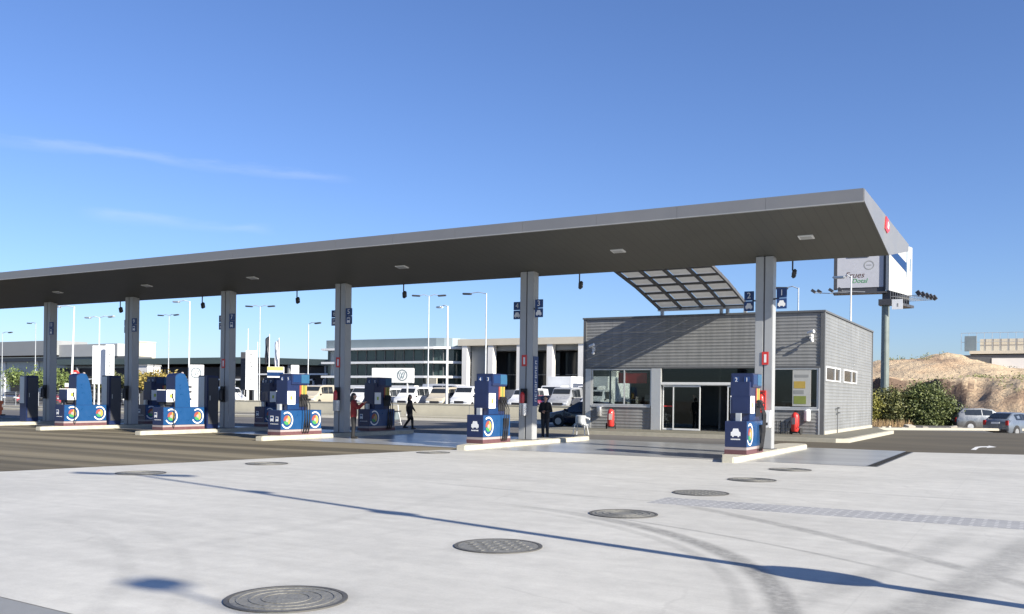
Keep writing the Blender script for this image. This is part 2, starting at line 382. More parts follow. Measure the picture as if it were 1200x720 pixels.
M['red'] = mat('red_paint', (.55, .035, .03), .38, var=.10, scale=6, coat=.2)
M['orange'] = mat('orange_plastic', (.70, .16, .05), .5, var=.1)
M['dull_red'] = mat('dull_red_enamel', (.30, .07, .05), .45, var=.1)
M['olive'] = mat('olive_enamel', (.20, .24, .06), .45, var=.1)
M['paper'] = mat('printed_paper', (.40, .41, .40), .6, var=.06)
M['poster_lilac'] = mat('pale_lilac_print', (.42, .43, .47), .5, var=.05)
M['ochre'] = mat('ochre_enamel', (.42, .30, .07), .45, var=.1)
M['black'] = mat('black_rubber', (.018, .018, .02), .6, var=.15)
M['charcoal'] = mat('charcoal_plastic', (.05, .052, .06), .5, var=.12)
M['screen'] = mat('screen_glass', (.04, .05, .06), .12)
M['sign_blue'] = mat('sign_blue', (.018, .05, .16), .4, var=.06)
M['silver'] = mat('brushed_steel', (.60, .61, .62), .28, .85, var=.08, scale=8)
M['galv'] = mat('galvanised_steel', (.50, .52, .53), .42, .5, var=.12, scale=5)
M['pole_white'] = mat('white_pole_paint', (.72, .73, .72), .45, var=.06)
M['pole_green'] = mat('grey_green_pole', (.16, .19, .18), .5, .2, var=.15, scale=2)
M['poly'] = mat('translucent_panel', (.74, .74, .73), .85, var=.05, scale=1)
_nt = M['poly'].node_tree; _p = _nt.nodes['Principled BSDF']; _tl = _nt.nodes.new('ShaderNodeBsdfTranslucent'); _tl.inputs[0].default_value = (.78, .78, .76, 1)
_mx = _nt.nodes.new('ShaderNodeMixShader'); _mx.inputs[0].default_value = .42
_nt.links.new(_p.outputs[0], _mx.inputs[1]); _nt.links.new(_tl.outputs[0], _mx.inputs[2]); _nt.links.new(_mx.outputs[0], _nt.nodes['Material Output'].inputs[0])
M['brown'] = mat('rust_brown_panel', (.10, .05, .035), .6)
M['tyre'] = mat('tyre_rubber', (.02, .02, .02), .8)
M['rim'] = mat('alloy_rim', (.45, .46, .47), .35, .7)
M['car_white'] = mat('white_car_paint', (.60, .61, .62), .25, var=.04, coat=.6)
M['van_grey'] = mat('light_grey_van_paint', (.34, .35, .36), .3, .2, var=.05, coat=.5)
M['van_beige'] = mat('beige_van_paint', (.42, .38, .30), .35, var=.05, coat=.5)
M['car_silver'] = mat('silver_car_paint', (.15, .16, .17), .3, .5, var=.05, coat=.6)
M['car_red'] = mat('red_car_paint', (.34, .03, .045), .25, var=.06, coat=.6)
M['car_navy'] = mat('midnight_car_paint', (.012, .018, .035), .2, var=.06, coat=.7)
M['car_dark'] = mat('graphite_car_paint', (.06, .065, .075), .25, var=.06, coat=.6)
M['car_blue'] = mat('pale_blue_car_paint', (.14, .165, .20), .3, .3, var=.06, coat=.6)
M['car_glass'] = mat('car_window', (.018, .022, .026), .06, var=.2, spec=.7)
M['lamp_clear'] = mat('headlight_lens', (.60, .62, .64), .12, var=.05)
M['lamp_red'] = mat('tail_light_lens', (.42, .02, .02), .2, var=.05)
M['grille'] = mat('black_grille', (.025, .025, .027), .5)
M['skin'] = mat('skin_tone', (.48, .28, .20), .55, var=.08, scale=10)
M['hair_dark'] = mat('dark_hair', (.020, .015, .012), .5, var=.2, scale=30)
M['cloth_red'] = mat('red_jacket_cloth', (.20, .016, .016), .8, var=.15, scale=12, bump=.2)
M['cloth_black'] = mat('black_cloth', (.014, .014, .016), .85, var=.2, scale=12, bump=.2)
M['cloth_navy'] = mat('navy_denim', (.022, .030, .055), .85, var=.2, scale=12, bump=.2)
M['cloth_grey'] = mat('dark_grey_cloth', (.03, .03, .033), .85, var=.2, scale=12, bump=.2)
M['shoe'] = mat('dark_leather', (.015, .013, .012), .5)
M['bark'] = mat('bark', (.12, .09, .065), .9, var=.25, scale=8, bump=.5, bscale=20)
M['leaf_dark'] = foliage_mat('dark_bush_leaf', (.040, .062, .018), (.150, .175, .050))
M['leaf_olive'] = foliage_mat('olive_leaf', (.07, .085, .03), (.17, .17, .055))
M['leaf_yellow'] = foliage_mat('autumn_leaf', (.16, .13, .03), (.36, .27, .07))
M['leaf_yg'] = foliage_mat('yellow_green_leaf', (.13, .13, .025), (.30, .28, .06))
M['leaf_green'] = foliage_mat('fresh_leaf', (.07, .11, .03), (.19, .24, .07))
M['dry_grass'] = foliage_mat('dry_grass_blade', (.22, .14, .06), (.42, .29, .14))
M['floor'] = mat('shop_floor_tile', (.22, .215, .20), .3, var=.06)
M['int_wall'] = mat('shop_wall_paint', (.30, .30, .29), .8, var=.04)
M['goods'] = mat('mixed_goods', (.25, .16, .10), .6, var=.9, scale=9)

# ------------------------------------------------------------------ ground
def sheet(name, poly, z, m):
    o = MB().add([(x, y, z) for x, y in poly], [tuple(range(len(poly)))]).build(name, m)
    return tag(o, kind='structure')
def rect(x0, x1, y0, y1): return [(x0,y0),(x1,y0),(x1,y1),(x0,y1)]
sheet('ground', rect(-2500, 2500, -600, 3000), -.45, M['soil'])
# asphalt base of the station and of the roads behind it
sheet('asphalt_yard', [(-70,-30),(-10,-30),(-10,33.4),(-70,33.4)], -.004, M['asphalt_dusty'])
sheet('asphalt_road', [(-160,33.4),(-10,33.4),(-10,60),(-160,60)], -.004, M['asphalt_back'])
sheet('asphalt_yard', [(-160,-30),(-70,-30),(-70,33.4),(-160,33.4)], -.008, M['asphalt_back'])
sheet('asphalt_road', [(-10,-30),(60,-30),(60,64.2),(-10,57.0)], -.004, M['asphalt'])
sheet('forecourt_ground', [(-160,60),(-10,60),(-10,57.0),(-2,58),(-10,100),(-160,110)], -.012, M['asphalt_back'])
# broad pale concrete apron in front of the pumps
sheet('concrete_apron', [(-18.45,11.3),(-16.25,22.0),(-15.9,23.6),(-15.3,24.2),(-15.3,24.9),(-3.76,24.9),(-3.76,32.9),(40,47),(40,4.0),(-6.28,4.40),(-7.29,4.46),(-19.8,5.2)], .004, M['apron'])
# polished slab between the car islands
sheet('fuelling_slab', rect(-23.6, -3.76, 24.9, 33.4), .008, M['fuel_slab'])
sheet('fuelling_slab', rect(-48, -23.6, 27.4, 33.4), .008, M['fuel_slab'])
# pavement strips by the far road
sheet('road_edge_walk', [(-160,56.4),(-20,56.4),(-20,59.9),(-160,59.9)], .05, M['walk'])
sheet('road_edge_walk', [(-52,50.2),(-24.5,50.2),(-24.5,56.2),(-52,56.2)], .004, M['walk'])
k = MB().box(-160, -20.5, 56.2, 56.4, -.02, .12).build('kerb', M['kerb']); tag(k, kind='structure')
k = MB().box(-120, -46, 47.0, 48.8, -.02, .14).build('kerb', M['walk']); tag(k, kind='structure')

# verge kerb on the right, beyond the access road, and the lower ground behind it
k = MB().prism([(-7.9,56.4),(60,121),(60,121.6),(-7.9,57.0)], 'z', -.02, .13).build('kerb', M['kerb'])
bpy.data.objects.remove(k)
k = MB().prism([(-8.0,57.3),(-.7,63.6),(25,86),(25,86.5),(-.9,64.0),(-8.3,57.7),(-8.3,56.2),(-8.0,56.2)], 'z', -.02, .12).build('kerb', M['kerb']); tag(k, kind='structure')

def hnoise(x, y):
    return (math.sin(x*.31+y*.17)*.5 + math.sin(x*.83-y*.61+1.3)*.28 + math.sin(x*1.9+y*1.4+.4)*.14 + math.sin(x*3.7-y*2.9)*.07)
def sstep(a, b, x):
    t = max(0, min(1, (x-a)/(b-a))); return t*t*(3-2*t)
def terr(x, y):
    n = hnoise(x*.7, y*.7); n2 = hnoise(x*2.1+3, y*1.7)
    z = -.42 + .03*hnoise(x*2, y*2)
    right = sstep(-8.5, -3.5, x)
    # lower bench: a ragged steep cut on the left, an easy slope on the right
    crest = 97.5 + 1.2*n + 1.2*math.sin(x*1.1) + .6*math.sin(x*2.7+1)
    front = (94.0 + .8*n + 1.1*math.sin(x*1.4+2))*(1-right) + (84.5 + 1.2*n)*right
    crest += 1.5*right
    z += 1.0*sstep(80, 93, y)*(1-right)
    t = sstep(front, crest, y)
    z += t*((3.35 + .2*n)*(1-right) + (4.55 + .25*n + .15*math.sin(x*.8))*right)
    z -= (.5 - .34*right)*t*(1-t)*4*abs(math.sin(x*1.15 + .7*math.sin(y*.4)))*.55
    z += (.10 - .05*right)*n2
    # second bench
    t2 = sstep(113 + 2*n, 131 + 2*n, y)
    hump = math.exp(-((x+10.8)/3.6)**2)*.95 + .45*math.exp(-((x+17)/3.0)**2)
    z += t2*(2.70 + hump + .25*n - 1.1*sstep(-9, 0, x))
    z += .22*n2*t2
    z -= 2.5*sstep(150, 230, y)
    fade = sstep(-34, -24, x)
    return -.42 + (z+.42)*fade
def grid_terrain():
    xs = [-36 + .5*i for i in range(170)]; ys = [58 + .5*j for j in range(108)] + [112 + .8*j for j in range(50)] + [152 + 3*j for j in range(40)]
    vs = [(x, y, terr(x, y)) for y in ys for x in xs]; w = len(xs)
    fs = [(j*w+i, j*w+i+1, (j+1)*w+i+1, (j+1)*w+i) for j in range(len(ys)-1) for i in range(w-1)]
    # leave out what lies under the access road and the far forecourt
    def keep(f):
        c = [vs[i] for i in f]; x = sum(p[0] for p in c)/4; y = sum(p[1] for p in c)/4
        return y > 57.6 + (x+8)*.87 and x > -34
    o = MB().add(vs, [f for f in fs if keep(f)]).build('hills', M['earth'], smooth=True)
    tag(o, kind='structure')
grid_terrain()
g = MB().add([(-20,57.6,-.385),(-8.2,57.5,-.06),(-.8,64,-.06),(14,77,-.06),(14,84,-.375),(-20,82,-.375)], [(0,1,2,3,4,5)])
# verge: gentle fall from the kerb to the parking ground
vb = []
for i in range(40):
    x = -9 + i*.9; y0 = 57.7 + (x+8)*.87
    for j in range(12):
        d = j*.75; vb.append((x - d*.25, y0 + d, .03 - .43*sstep(0, 5.0, d) + .03*hnoise(x*4, (y0+d)*4)))
fv = [(i*12+j, (i+1)*12+j, (i+1)*12+j+1, i*12+j+1) for i in range(39) for j in range(11)]
tag(MB().add(vb, fv).build('verge_terrain', M['gravel'], smooth=True), kind='structure')
rk = MB()
for i in range(260):
    x = random.uniform(-8, 3); y = 57.9 + (x+8)*.87 + random.uniform(.4, 4.0); s = random.uniform(.05, .22)*(1 if random.random() < .8 else 1.7)
    z = .03 - .43*sstep(0, 5, y - 57.7 - (x+8)*.87)
    rk.obox((x, y, z + s*.3), (s*1.6, s*1.2, s), Matrix.Rotation(random.random()*6, 3, 'Z') @ Matrix.Rotation(random.uniform(-.4,.4), 3, 'X'))
tag(rk.build('rubble', M['rock'], bevel=.02), kind='stuff')

# ------------------------------------------------------------------ shop pavement and markings
pv = MB().prism([(-21.0,38.4),(-6.9,38.4),(-6.62,38.7),(-6.55,51.2),(-6.9,51.9),(-8.05,57.2),(-21.0,57.2)], 'z', -.02, .15).build('shop_pavement', M['tiles']); tag(pv, kind='structure')
kb = MB().prism([(-6.9,38.25),(-6.45,38.62),(-6.38,51.3),(-6.82,52.1),(-6.96,51.95),(-6.6,51.2),(-6.67,38.7),(-6.95,38.4),(-21.1,38.4),(-21.1,38.25)], 'z', -.02, .156).build('kerb', M['kerb']); tag(kb, kind='structure')
ar = MB().add([(-1.62+(x+1.6)*.55, 38.2+(y-38.7)*.62, z) for x, y, z in [(-2.25,35.6,.002),(-1.95,35.6,.002),(-1.95,38.3,.002),(-1.80,39.3,.002),(-1.5,39.6,.002),(-1.5,38.7,.002),(-.95,40.3,.002),(-1.5,41.9,.002),(-1.5,41.0,.002),(-1.95,40.6,.002),(-2.2,39.4,.002)]], [(0,1,2,10),(2,3,9,10),(3,4,8,9),(5,6,7)])
tag(ar.build('road_marking', M['white_mark']), kind='structure')

# ------------------------------------------------------------------ manholes and drains
def manhole(x, y, label, pat):
    t = thing('manhole_cover', (x, y, .004), label, 'manhole cover', group='round manhole covers in the concrete apron')
    MB().lathe((0,0,0), [(.455,.001),(.455,.012),(.495,.012),(.495,.001)], 40).build('rim', M['iron_rim'], t)
    MB().lathe((0,0,0), [(.0,.001),(.0,.009),(.45,.009),(.45,.001)], 40).build('lid', M['iron'], t)
    b = MB()
    if pat == 1: b.lathe((0,0,.0055), [(.0,0),(.0,.0042),(.43,.0042),(.43,0)], 30)
    if pat == 0:
        for r in (.40, .30, .2):
            b.lathe((0,0,.008), [(r-.018,0),(r-.018,.006),(r,.006),(r,0)], 36)
    else:
        for i in range(-4, 5):
            for j in range(-4, 5):
                if math.hypot(i, j)*.095 < .40 and (i+j) % 2 == 0: b.obox((i*.095, j*.095, .011), (.07,.07,.008))
    b.build('tread_pattern', M['iron'], t)
    return t
mh = [(-5.29,5.63,'large round manhole cover nearest the camera with worn concentric rings',0),
      (-5.2,8.88,'studded round manhole cover just in front of the thin pole shadow',1),
      (-5.15,12.35,'round manhole cover between the pole shadow and the slotted drain strip',0),
      (-5.15,15.88,'round manhole cover touching the end of the slotted drain strip',1),
      (-5.11,19.12,'round manhole cover next behind the slotted drain strip',0),
      (-5.1,22.5,'farthest round manhole cover in front of the car lane island with lanes 1 and 2',0),
      (-16.75,9.6,'round manhole cover cut by the left edge of the picture',0),
      (-15.99,12.72,'round manhole cover beside the dusty asphalt near the tip of the pole shadow',0),
      (-15.9,16.2,'round manhole cover alone near the edge of the dusty asphalt',0),
      (-15.3,22.3,'round manhole cover close to the nose of the middle car lane island',0)]
for a in mh: manhole(*a)

t = thing('drain_strip', (-5.4, 13.9, .004), 'long slotted drain strip sunk in the pale concrete apron', 'drain')
MB().box(0, 14, 0, .95, -.02, .004).build('grating', M['drain'], t)
t = thing('channel_drain', (-3.76, 24.95, .004), 'dark channel drain along the end of the polished fuelling slab', 'drain')
MB().box(0, .28, 0, 7.9, -.02, .008).build('frame', M['grate'], t)
b = MB()
for i in range(79): b.box(.04, .24, .03+i*.1, .08+i*.1, .0085, .011)
b.build('slot_pattern', M['slot'], t)
sheet('concrete_strip', [(-20.5,5.4),(-7.29,4.6),(-6.28,4.55),(40,4.2),(40,-20),(-26,-20)], -.0, M['grey_concrete'])

# ------------------------------------------------------------------ canopy
XL, XR = -48.1, -3.84
cx_cols = [-42.95, -36.8, -30.52, -24.12, -15.65, -7.31]
can = thing('fuel_canopy', (-26, 28.7, 0), 'long grey fuel canopy with dark soffit on six columns', 'canopy')
def cv(x, y, z): return (x+26, y-28.7, z)
def zt(x): return 6.93 + (x-XL)/(XR-XL)*.11
prof = lambda x: [(24.6, zt(x)-.31), (29.2, 6.0), (33.9, 6.78), (33.9, zt(x)-.02), (24.6, zt(x))]
b = MB(); n = 24
for i in range(n):
    x0 = XL + (XR-XL)*i/n; x1 = XL + (XR-XL)*(i+1)/n
    p0 = [cv(x0, y, z-(.004 if q in (0,1,2) else 0)) for q, (y, z) in enumerate(prof(x0))]; p1 = [cv(x1, y, z-(.004 if q in (0,1,2) else 0)) for q, (y, z) in enumerate(prof(x1))]
    b.add([p0[0], p1[0], p1[1], p0[1]], [(0,1,2,3)]); b.add([p0[1], p1[1], p1[2], p0[2]], [(0,1,2,3)])
b.build('soffit', M['soffit'], can)
b = MB()
p0 = [cv(XL, y, z) for y, z in prof(XL)]; p1 = [cv(XR, y, z) for y, z in prof(XR)]
b.add([p0[4], p1[4], p1[3], p0[3]], [(0,1,2,3)])
b.build('roof_deck', M['fascia'], can)
b = MB()
for i in range(18):                       # front fascia in long panels with hairline gaps
    x0 = XL + (XR-XL)*i/18 + (.006 if i else 0); x1 = XL + (XR-XL)*(i+1)/18
    b.add([cv(x0,24.6,zt(x0)-.31), cv(x1,24.6,zt(x1)-.31), cv(x1,24.6,zt(x1)+.01), cv(x0,24.6,zt(x0)+.01),
           cv(x0,24.57,zt(x0)-.31), cv(x1,24.57,zt(x1)-.31), cv(x1,24.57,zt(x1)+.01), cv(x0,24.57,zt(x0)+.01)],
          [(3,2,1,0),(4,5,6,7),(0,1,5,4),(1,2,6,5),(2,3,7,6),(3,0,4,7)])
b.build('fascia', M['fascia'], can)
b = MB()
for x in (XL-.02, XR):
    pr = [(y-28.7, z) for y, z in prof(max(XL, min(XR, x)))]
    MB().prism(pr, 'x', x+26, x+26+.02).build('end_panel', M['fascia'], can)
em = MB().prism([(-.55,6.62),(-.1,6.55),(.35,6.7),(.1,6.98),(-.35,7.0)], 'x', XR+26+.022, XR+26+.05).build('emblem', M['red'], can)
MB().prism([(-.15,6.70),(.05,6.68),(.12,6.82),(-.05,6.9)], 'x', XR+26+.052, XR+26+.06).build('emblem_centre', M['white'], em)
for x in cx_cols:
    c = MB()
    for s in (-1, 1): c.box(x+26+s*.145-.125, x+26+s*.145+.125, -.2, .18, .15, 6.09)
    c.box(x+26-.02, x+26+.02, -.15, .15, .15, 6.08)
    co = c.build('column', M['column'], can, bevel=.012)
    MB().box(x+26-.34, x+26+.34, -.27, .25, .15, .175).build('base_plate', M['col_dark'], co)
    MB().cyl((x+26+.0, -.175, .2), (x+26+.0, -.175, 6.05), .018, n=8).build('conduit', M['col_dark'], co)
for x in (-5.75, -11.55, -20.0, -27.4, -33.7, -39.9, -45.5):
    z = 6.0 + (29.2-27.0)*((zt(x)-.31-6.0)/4.6)
    sl = Matrix.Rotation(math.atan2(-(zt(x)-.31-6.0), 4.6), 3, 'X')
    f = MB().obox(cv(x, 27.0, z-.018), (.42,.30,.03), sl).build('ceiling_light', M['alu_white'], can)
    MB().obox(cv(x, 27.0, z-.036), (.32,.22,.012), sl).build('diffuser', M['galv'], f)
# fascia edge strip seen under the front
b = MB()
b.add([cv(XL,24.56,zt(XL)-.33), cv(XR,24.56,zt(XR)-.33), cv(XR,24.72,zt(XR)-.325), cv(XL,24.72,zt(XL)-.325),
       cv(XL,24.56,zt(XL)-.312), cv(XR,24.56,zt(XR)-.312), cv(XR,24.72,zt(XR)-.305), cv(XL,24.72,zt(XL)-.305)],
      [(3,2,1,0),(4,5,6,7),(0,1,5,4),(1,2,6,5),(2,3,7,6),(3,0,4,7)])
b.build('drip_edge', M['column'], can)

# hanging floodlights under the keel
gl = 'floodlights hanging below the canopy'
def floodlight(x, label):
    t = thing('floodlight', (x, 30.0, 6.11), label, 'floodlight', group=gl)
    MB().cyl((0,0,.04), (0,0,-.30), .025, n=8).build('stem', M['charcoal'], t)
    rot = Matrix.Rotation(R(25), 3, 'X') @ Matrix.Rotation(R(14), 3, 'Y')
    MB().obox((.05,0,-.40), (.12,.20,.27), rot).build('housing', M['charcoal'], t, bevel=.03)
    MB().obox((.05,0,-.40), (.15,.04,.04), rot).build('bracket', M['galv'], t)
for x, l in ((-6.8,'floodlight under the canopy between the lane 1 sign and the billboard'),(-14.32,'floodlight under the canopy beside the curved awning'),
             (-22.12,'floodlight under the canopy above the standing woman in black'),(-27.8,'floodlight under the canopy above the multi-hose truck pump'),
             (-33.62,'floodlight under the canopy near the column with the white totem behind'),(-39.38,'floodlight under the canopy just left of the second column from the left')):
    floodlight(x, l)

# lane signs on the columns
def car_icon(parent, m, loc, s=1., rot=(0,0,0), name='car_symbol'):
    """front view of a car, facing -Y"""
    pts = [(-.5,.05),(-.5,.42),(-.36,.48),(-.25,.80),(.25,.80),(.36,.48),(.5,.42),(.5,.05),(.36,.05),(.36,-.07),(.2,-.07),(.2,.05),(-.2,.05),(-.2,-.07),(-.36,-.07),(-.36,.05)]
    b = MB().prism([(x*s, z*s) for x, z in pts], 'y', -.004, 0)
    o = b.build(name, m, parent); o.location = loc; o.rotation_euler = rot
    return o
def truck_icon(parent, m, loc, s=1., rot=(0,0,0)):
    b = MB().prism([(-.38*s,.0),(.38*s,.0),(.38*s,.95*s),(-.38*s,.95*s)], 'y', -.004, 0)
    for sx in (-1, 1): b.box(sx*.28*s-.08*s, sx*.28*s+.08*s, -.004, 0, -.1*s, 0)
    o = b.build('truck_symbol', m, parent); o.location = loc; o.rotation_euler = rot
    MB().box(-.3*s, .3*s, -.006, -.0045, .45*s, .8*s).build('symbol_window', M['sign_blue'], o)
    return o
lane_no = [('12','11'),('10','9'),('8','7'),('6','5'),('4','3'),('2','1')]
col_desc = ['column at the far left end of the canopy','second column from the left','third column from the left','column beside the person in the red jacket','column with the vertical blue notice','column nearest the shop corner']
for ci, x in enumerate(cx_cols):
    for k, s in enumerate((-1, 1)):
        t = thing('lane_sign', (x + s*(.55 if s < 0 else .57), 28.82 if s < 0 else 28.36, 4.45), 'navy lane sign %s on the %s' % (lane_no[ci][k], col_desc[ci]), 'lane sign', group='lane number signs on the canopy columns')
        MB().box(-.15,.15,-.025,.025,.33,.62).build('number_plate', M['sign_blue'], t, bevel=.006)
        MB().box(-.15,.15,-.025,.025,.0,.31).build('symbol_plate', M['sign_blue'], t, bevel=.006)
        MB().cyl((-s*.10,.02,.32),(-s*.30,.02 if s < 0 else .24,.32),.025,n=8).build('bracket', M['charcoal'], t)
        text(lane_no[ci][k], .26, M['white'], t, (0,-.028,.475))
        if ci > 3: car_icon(t, M['white'], (0,-.026,.07), .22)
        else: truck_icon(t, M['white'], (0,-.026,.06), .2)
# red fire notices
for ci in (2, 3, 4, 5):
    x = cx_cols[ci]
    t = thing('fire_sign', (x-.06 if ci != 5 else x+.06, 28.49, 2.95), 'small red fire notice on the %s' % col_desc[ci], 'sign', group='red fire notices on the columns')
    MB().box(-.10,.10,-.012,0,-.2,.2).build('plate', M['red'], t)
    MB().box(-.035,.035,-.016,-.0125,-.13,.12).build('pictogram', M['white'], t)
# extinguishers in wall holders on the columns
for ci, x in enumerate(cx_cols):
    dark = ci < 3
    t = thing('column_fire_extinguisher', (x-.05 if ci < 5 else x-.02, 28.46, 1.62), ('dark cased' if dark else 'red') + ' fire extinguisher hung on the %s' % col_desc[ci], 'fire extinguisher', group='fire extinguishers hung on the columns')
    m = M['charcoal'] if dark else M['red']
    MB().lathe((0,-.11,0), [(.06,-.28),(.095,-.25),(.095,.10),(.08,.17),(.03,.22)], 14).build('cylinder', m, t, smooth=True)
    MB().box(-.12,.12,-.03,.03,-.34,.34).build('back_plate', M['black'] if ci != 5 else M['red'], t)
    h = MB(); h.cyl((0,-.11,.22),(0,-.11,.29),.022,n=8); h.box(-.02,.1,-.13,-.09,.27,.30)
    h.build('valve', M['black'], t); MB().tube([(.03,-.11,.25),(.12,-.13,.16),(.13,-.13,-.08),(.1,-.12,-.2)], .014).build('hose', M['black'], t)
# litter bins on columns
for ci, m, lab in ((4, 'silver', 'shiny steel paper bin on the column with the vertical blue notice'), (3, 'galv', 'grey paper bin on the column beside the person in the red jacket')):
    t = thing('paper_bin', (cx_cols[ci]-.02, 28.38, 1.02), lab, 'bin', group='paper bins on the columns')
    MB().lathe((0,0,0), [(.0,.0),(.135,.0),(.14,.02),(.14,.42),(.125,.42),(.12,.06),(.0,.06)], 20).build('drum', M[m], t, smooth=True)
    MB().box(-.05,.05,.09,.14,.05,.38).build('bracket', M['charcoal'], t)
t = thing('glove_dispenser', (cx_cols[5]+.17, 28.36, .80), 'white glove dispenser on the column nearest the shop corner', 'dispenser')
MB().prism([(-.11,0),(.11,.03),(.13,.55),(-.08,.55)], 'y', -.1, .1).build('case', M['white'], t, bevel=.015)
MB().box(-.05,.05,-.105,-.101,.1,.18).build('opening', M['black'], t)
t = thing('notice_board', (cx_cols[4]+.29, 28.69, 1.35), 'tall narrow blue notice with a column of white characters', 'sign')
MB().box(-.014,.012,-.16,.16,0,1.75).build('plate', M['sign_blue'], t)
b = MB()
for i in range(9):
    z = .16+i*.165
    b.box(.0125,.016,-.07,.07,z,z+.025); b.box(.0125,.016,-.07,-.045,z+.025,z+.11)
    if i % 2: b.box(.0125,.016,.045,.07,z+.025,z+.11)
    if i % 3 != 1: b.box(.0125,.016,-.07,.07,z+.095,z+.12)
b.build('lettering', M['white'], t)

# ------------------------------------------------------------------ pump islands
isl_desc = ['pump island at the far left end of the canopy','pump island with the blue pump and red sign behind','pump island with the blue wave pump and white totem behind','pump island beside the person in the red jacket','pump island under the column with the vertical blue notice','pump island nearest the shop with lanes 1 and 2']
for ci, x in enumerate(cx_cols):
    t = thing('pump_island', (x, 24, 0), 'raised pale concrete ' + isl_desc[ci], 'pump island', group='pump islands under the canopy')
    poly = [(.12,-.12),(.42,-.1),(.48,.05),(.48,8.6),(.36,9.1),(0,9.3),(-.36,9.1),(-.48,8.6),(-.48,2.2),(-.22,1.0)]
    MB().prism([(px*1.0, py) for px, py in poly], 'z', -.02, .15).build('kerb_body', M['island'], t, bevel=.02)
    MB().prism([(px*.84, py*.975+.12) for px, py in poly], 'z', .149, .153).build('top_surface', M['kerb'], t)

# ------------------------------------------------------------------ fuel dispensers
def ring_logo(parent, x, yc, zc, r, start=-150, end=125):
    """open white ring with a coloured swirl, on a face looking towards +X"""
    def band(r0, r1, a0, a1, x0, m, name, par):
        n = max(6, int(abs(a1-a0)/9)); b = MB(); vs = []
        for i in range(n+1):
            a = R(a0 + (a1-a0)*i/n)
            for rr in (r0, r1):
                for xx in (x0, x0+.004): vs.append((xx, yc + rr*math.cos(a), zc + rr*math.sin(a)))
        fs = []
        for i in range(n):
            q = i*4; w = q+4
            fs += [(q+1,q+3,w+3,w+1),(q,w,w+2,q+2),(q+2,w+2,w+3,q+3),(q,q+1,w+1,w)]
        return b.add(vs, fs).build(name, m, par)
    o = band(r*.84, r, start, end, x, M['white'], 'ring_emblem', parent)
    band(r*.18, r*.58, 75, 190, x, M['dull_red'], 'red_swirl', o)
    band(.02, r*.60, -60, 75, x, M['ochre'], 'yellow_swirl', o)
    band(r*.22, r*.56, -160, -60, x, M['green'], 'green_swirl', o)
    band(.0, r*.22, 0, 360, x+.0045, M['pale_band'], 'emblem_centre', o)
    return o
def low_cabinet(t, ln, front_icons):
    MB().box(-.3,.3,0,ln,.20,.92).build('cabinet', [M['mid_blue']], t, bevel=.012)
    MB().box(-.301,.301,-.004,.02,.21,.915).build('front_panel', M['navy'], t)
    MB().box(.296,.304,.03,ln-.02,.21,.90).build('side_panel', M['blue'], t)
    MB().box(-.31,.31,-.012,ln+.01,.0,.125).build('red_plinth', M['red_band'], t)
    MB().box(-.306,.306,-.008,ln+.006,.125,.20).build('pale_stripe', M['pale_band'], t)
    if front_icons == 'car':
        car_icon(t, M['white'], (0,-.005,.50), .27)
        b = MB()
        for i in range(9): b.box(-.135+i*.03,-.113+i*.03,-.008,-.0045,.40,.435)
        b.build('caption', M['white'], t)
    else:
        truck_icon(t, M['white'], (-.12,-.005,.52), .2)
        if front_icons == 'both': truck_icon(t, M['white'], (.13,-.005,.52), .17)
        b = MB()
        for i in range(9): b.box(-.19+i*.044,-.165+i*.044,-.008,-.0045,.40,.425)
        b.build('caption', M['white'], t)
def head_box(t, y0, x0=-.24):
    MB().box(x0,.30,y0,y0+.46,1.12,1.60).build('display_head', M['navy'], t, bevel=.015)
    MB().box(x0+.05,.24,y0-.006,y0+.01,1.20,1.54).build('display_screen', M['navy'], t)
    MB().box(.302,.318,y0+.03,y0+.44,1.13,1.62).build('card_panel', M['white'], t)
    MB().box(x0-.018,x0-.002,y0+.03,y0+.44,1.13,1.62).build('card_panel', M['white'], t)
    MB().box(.319,.324,y0+.17,y0+.28,1.30,1.44).build('panel_emblem', M['lime'], t)
def hose(t, y, x=.36):
    MB().tube([(x-.06,y,1.32),(x+.05,y+.02,1.30),(x+.12,y+.05,1.1),(x+.10,y+.06,.6),(x+.05,y+.04,.16),(x+.0,y+.10,.06),(x-.0,y+.2,.3),(x-.03,y+.22,.8)], .018).build('hose', M['black'], t)
    n = MB(); n.obox((x-.0,y,1.40), (.07,.05,.22), Matrix.Rotation(R(-18),3,'Y')); n.cyl((x+.02,y,1.5),(x+.09,y,1.40),.012,n=6)
    n.build('nozzle', M['black'], t)
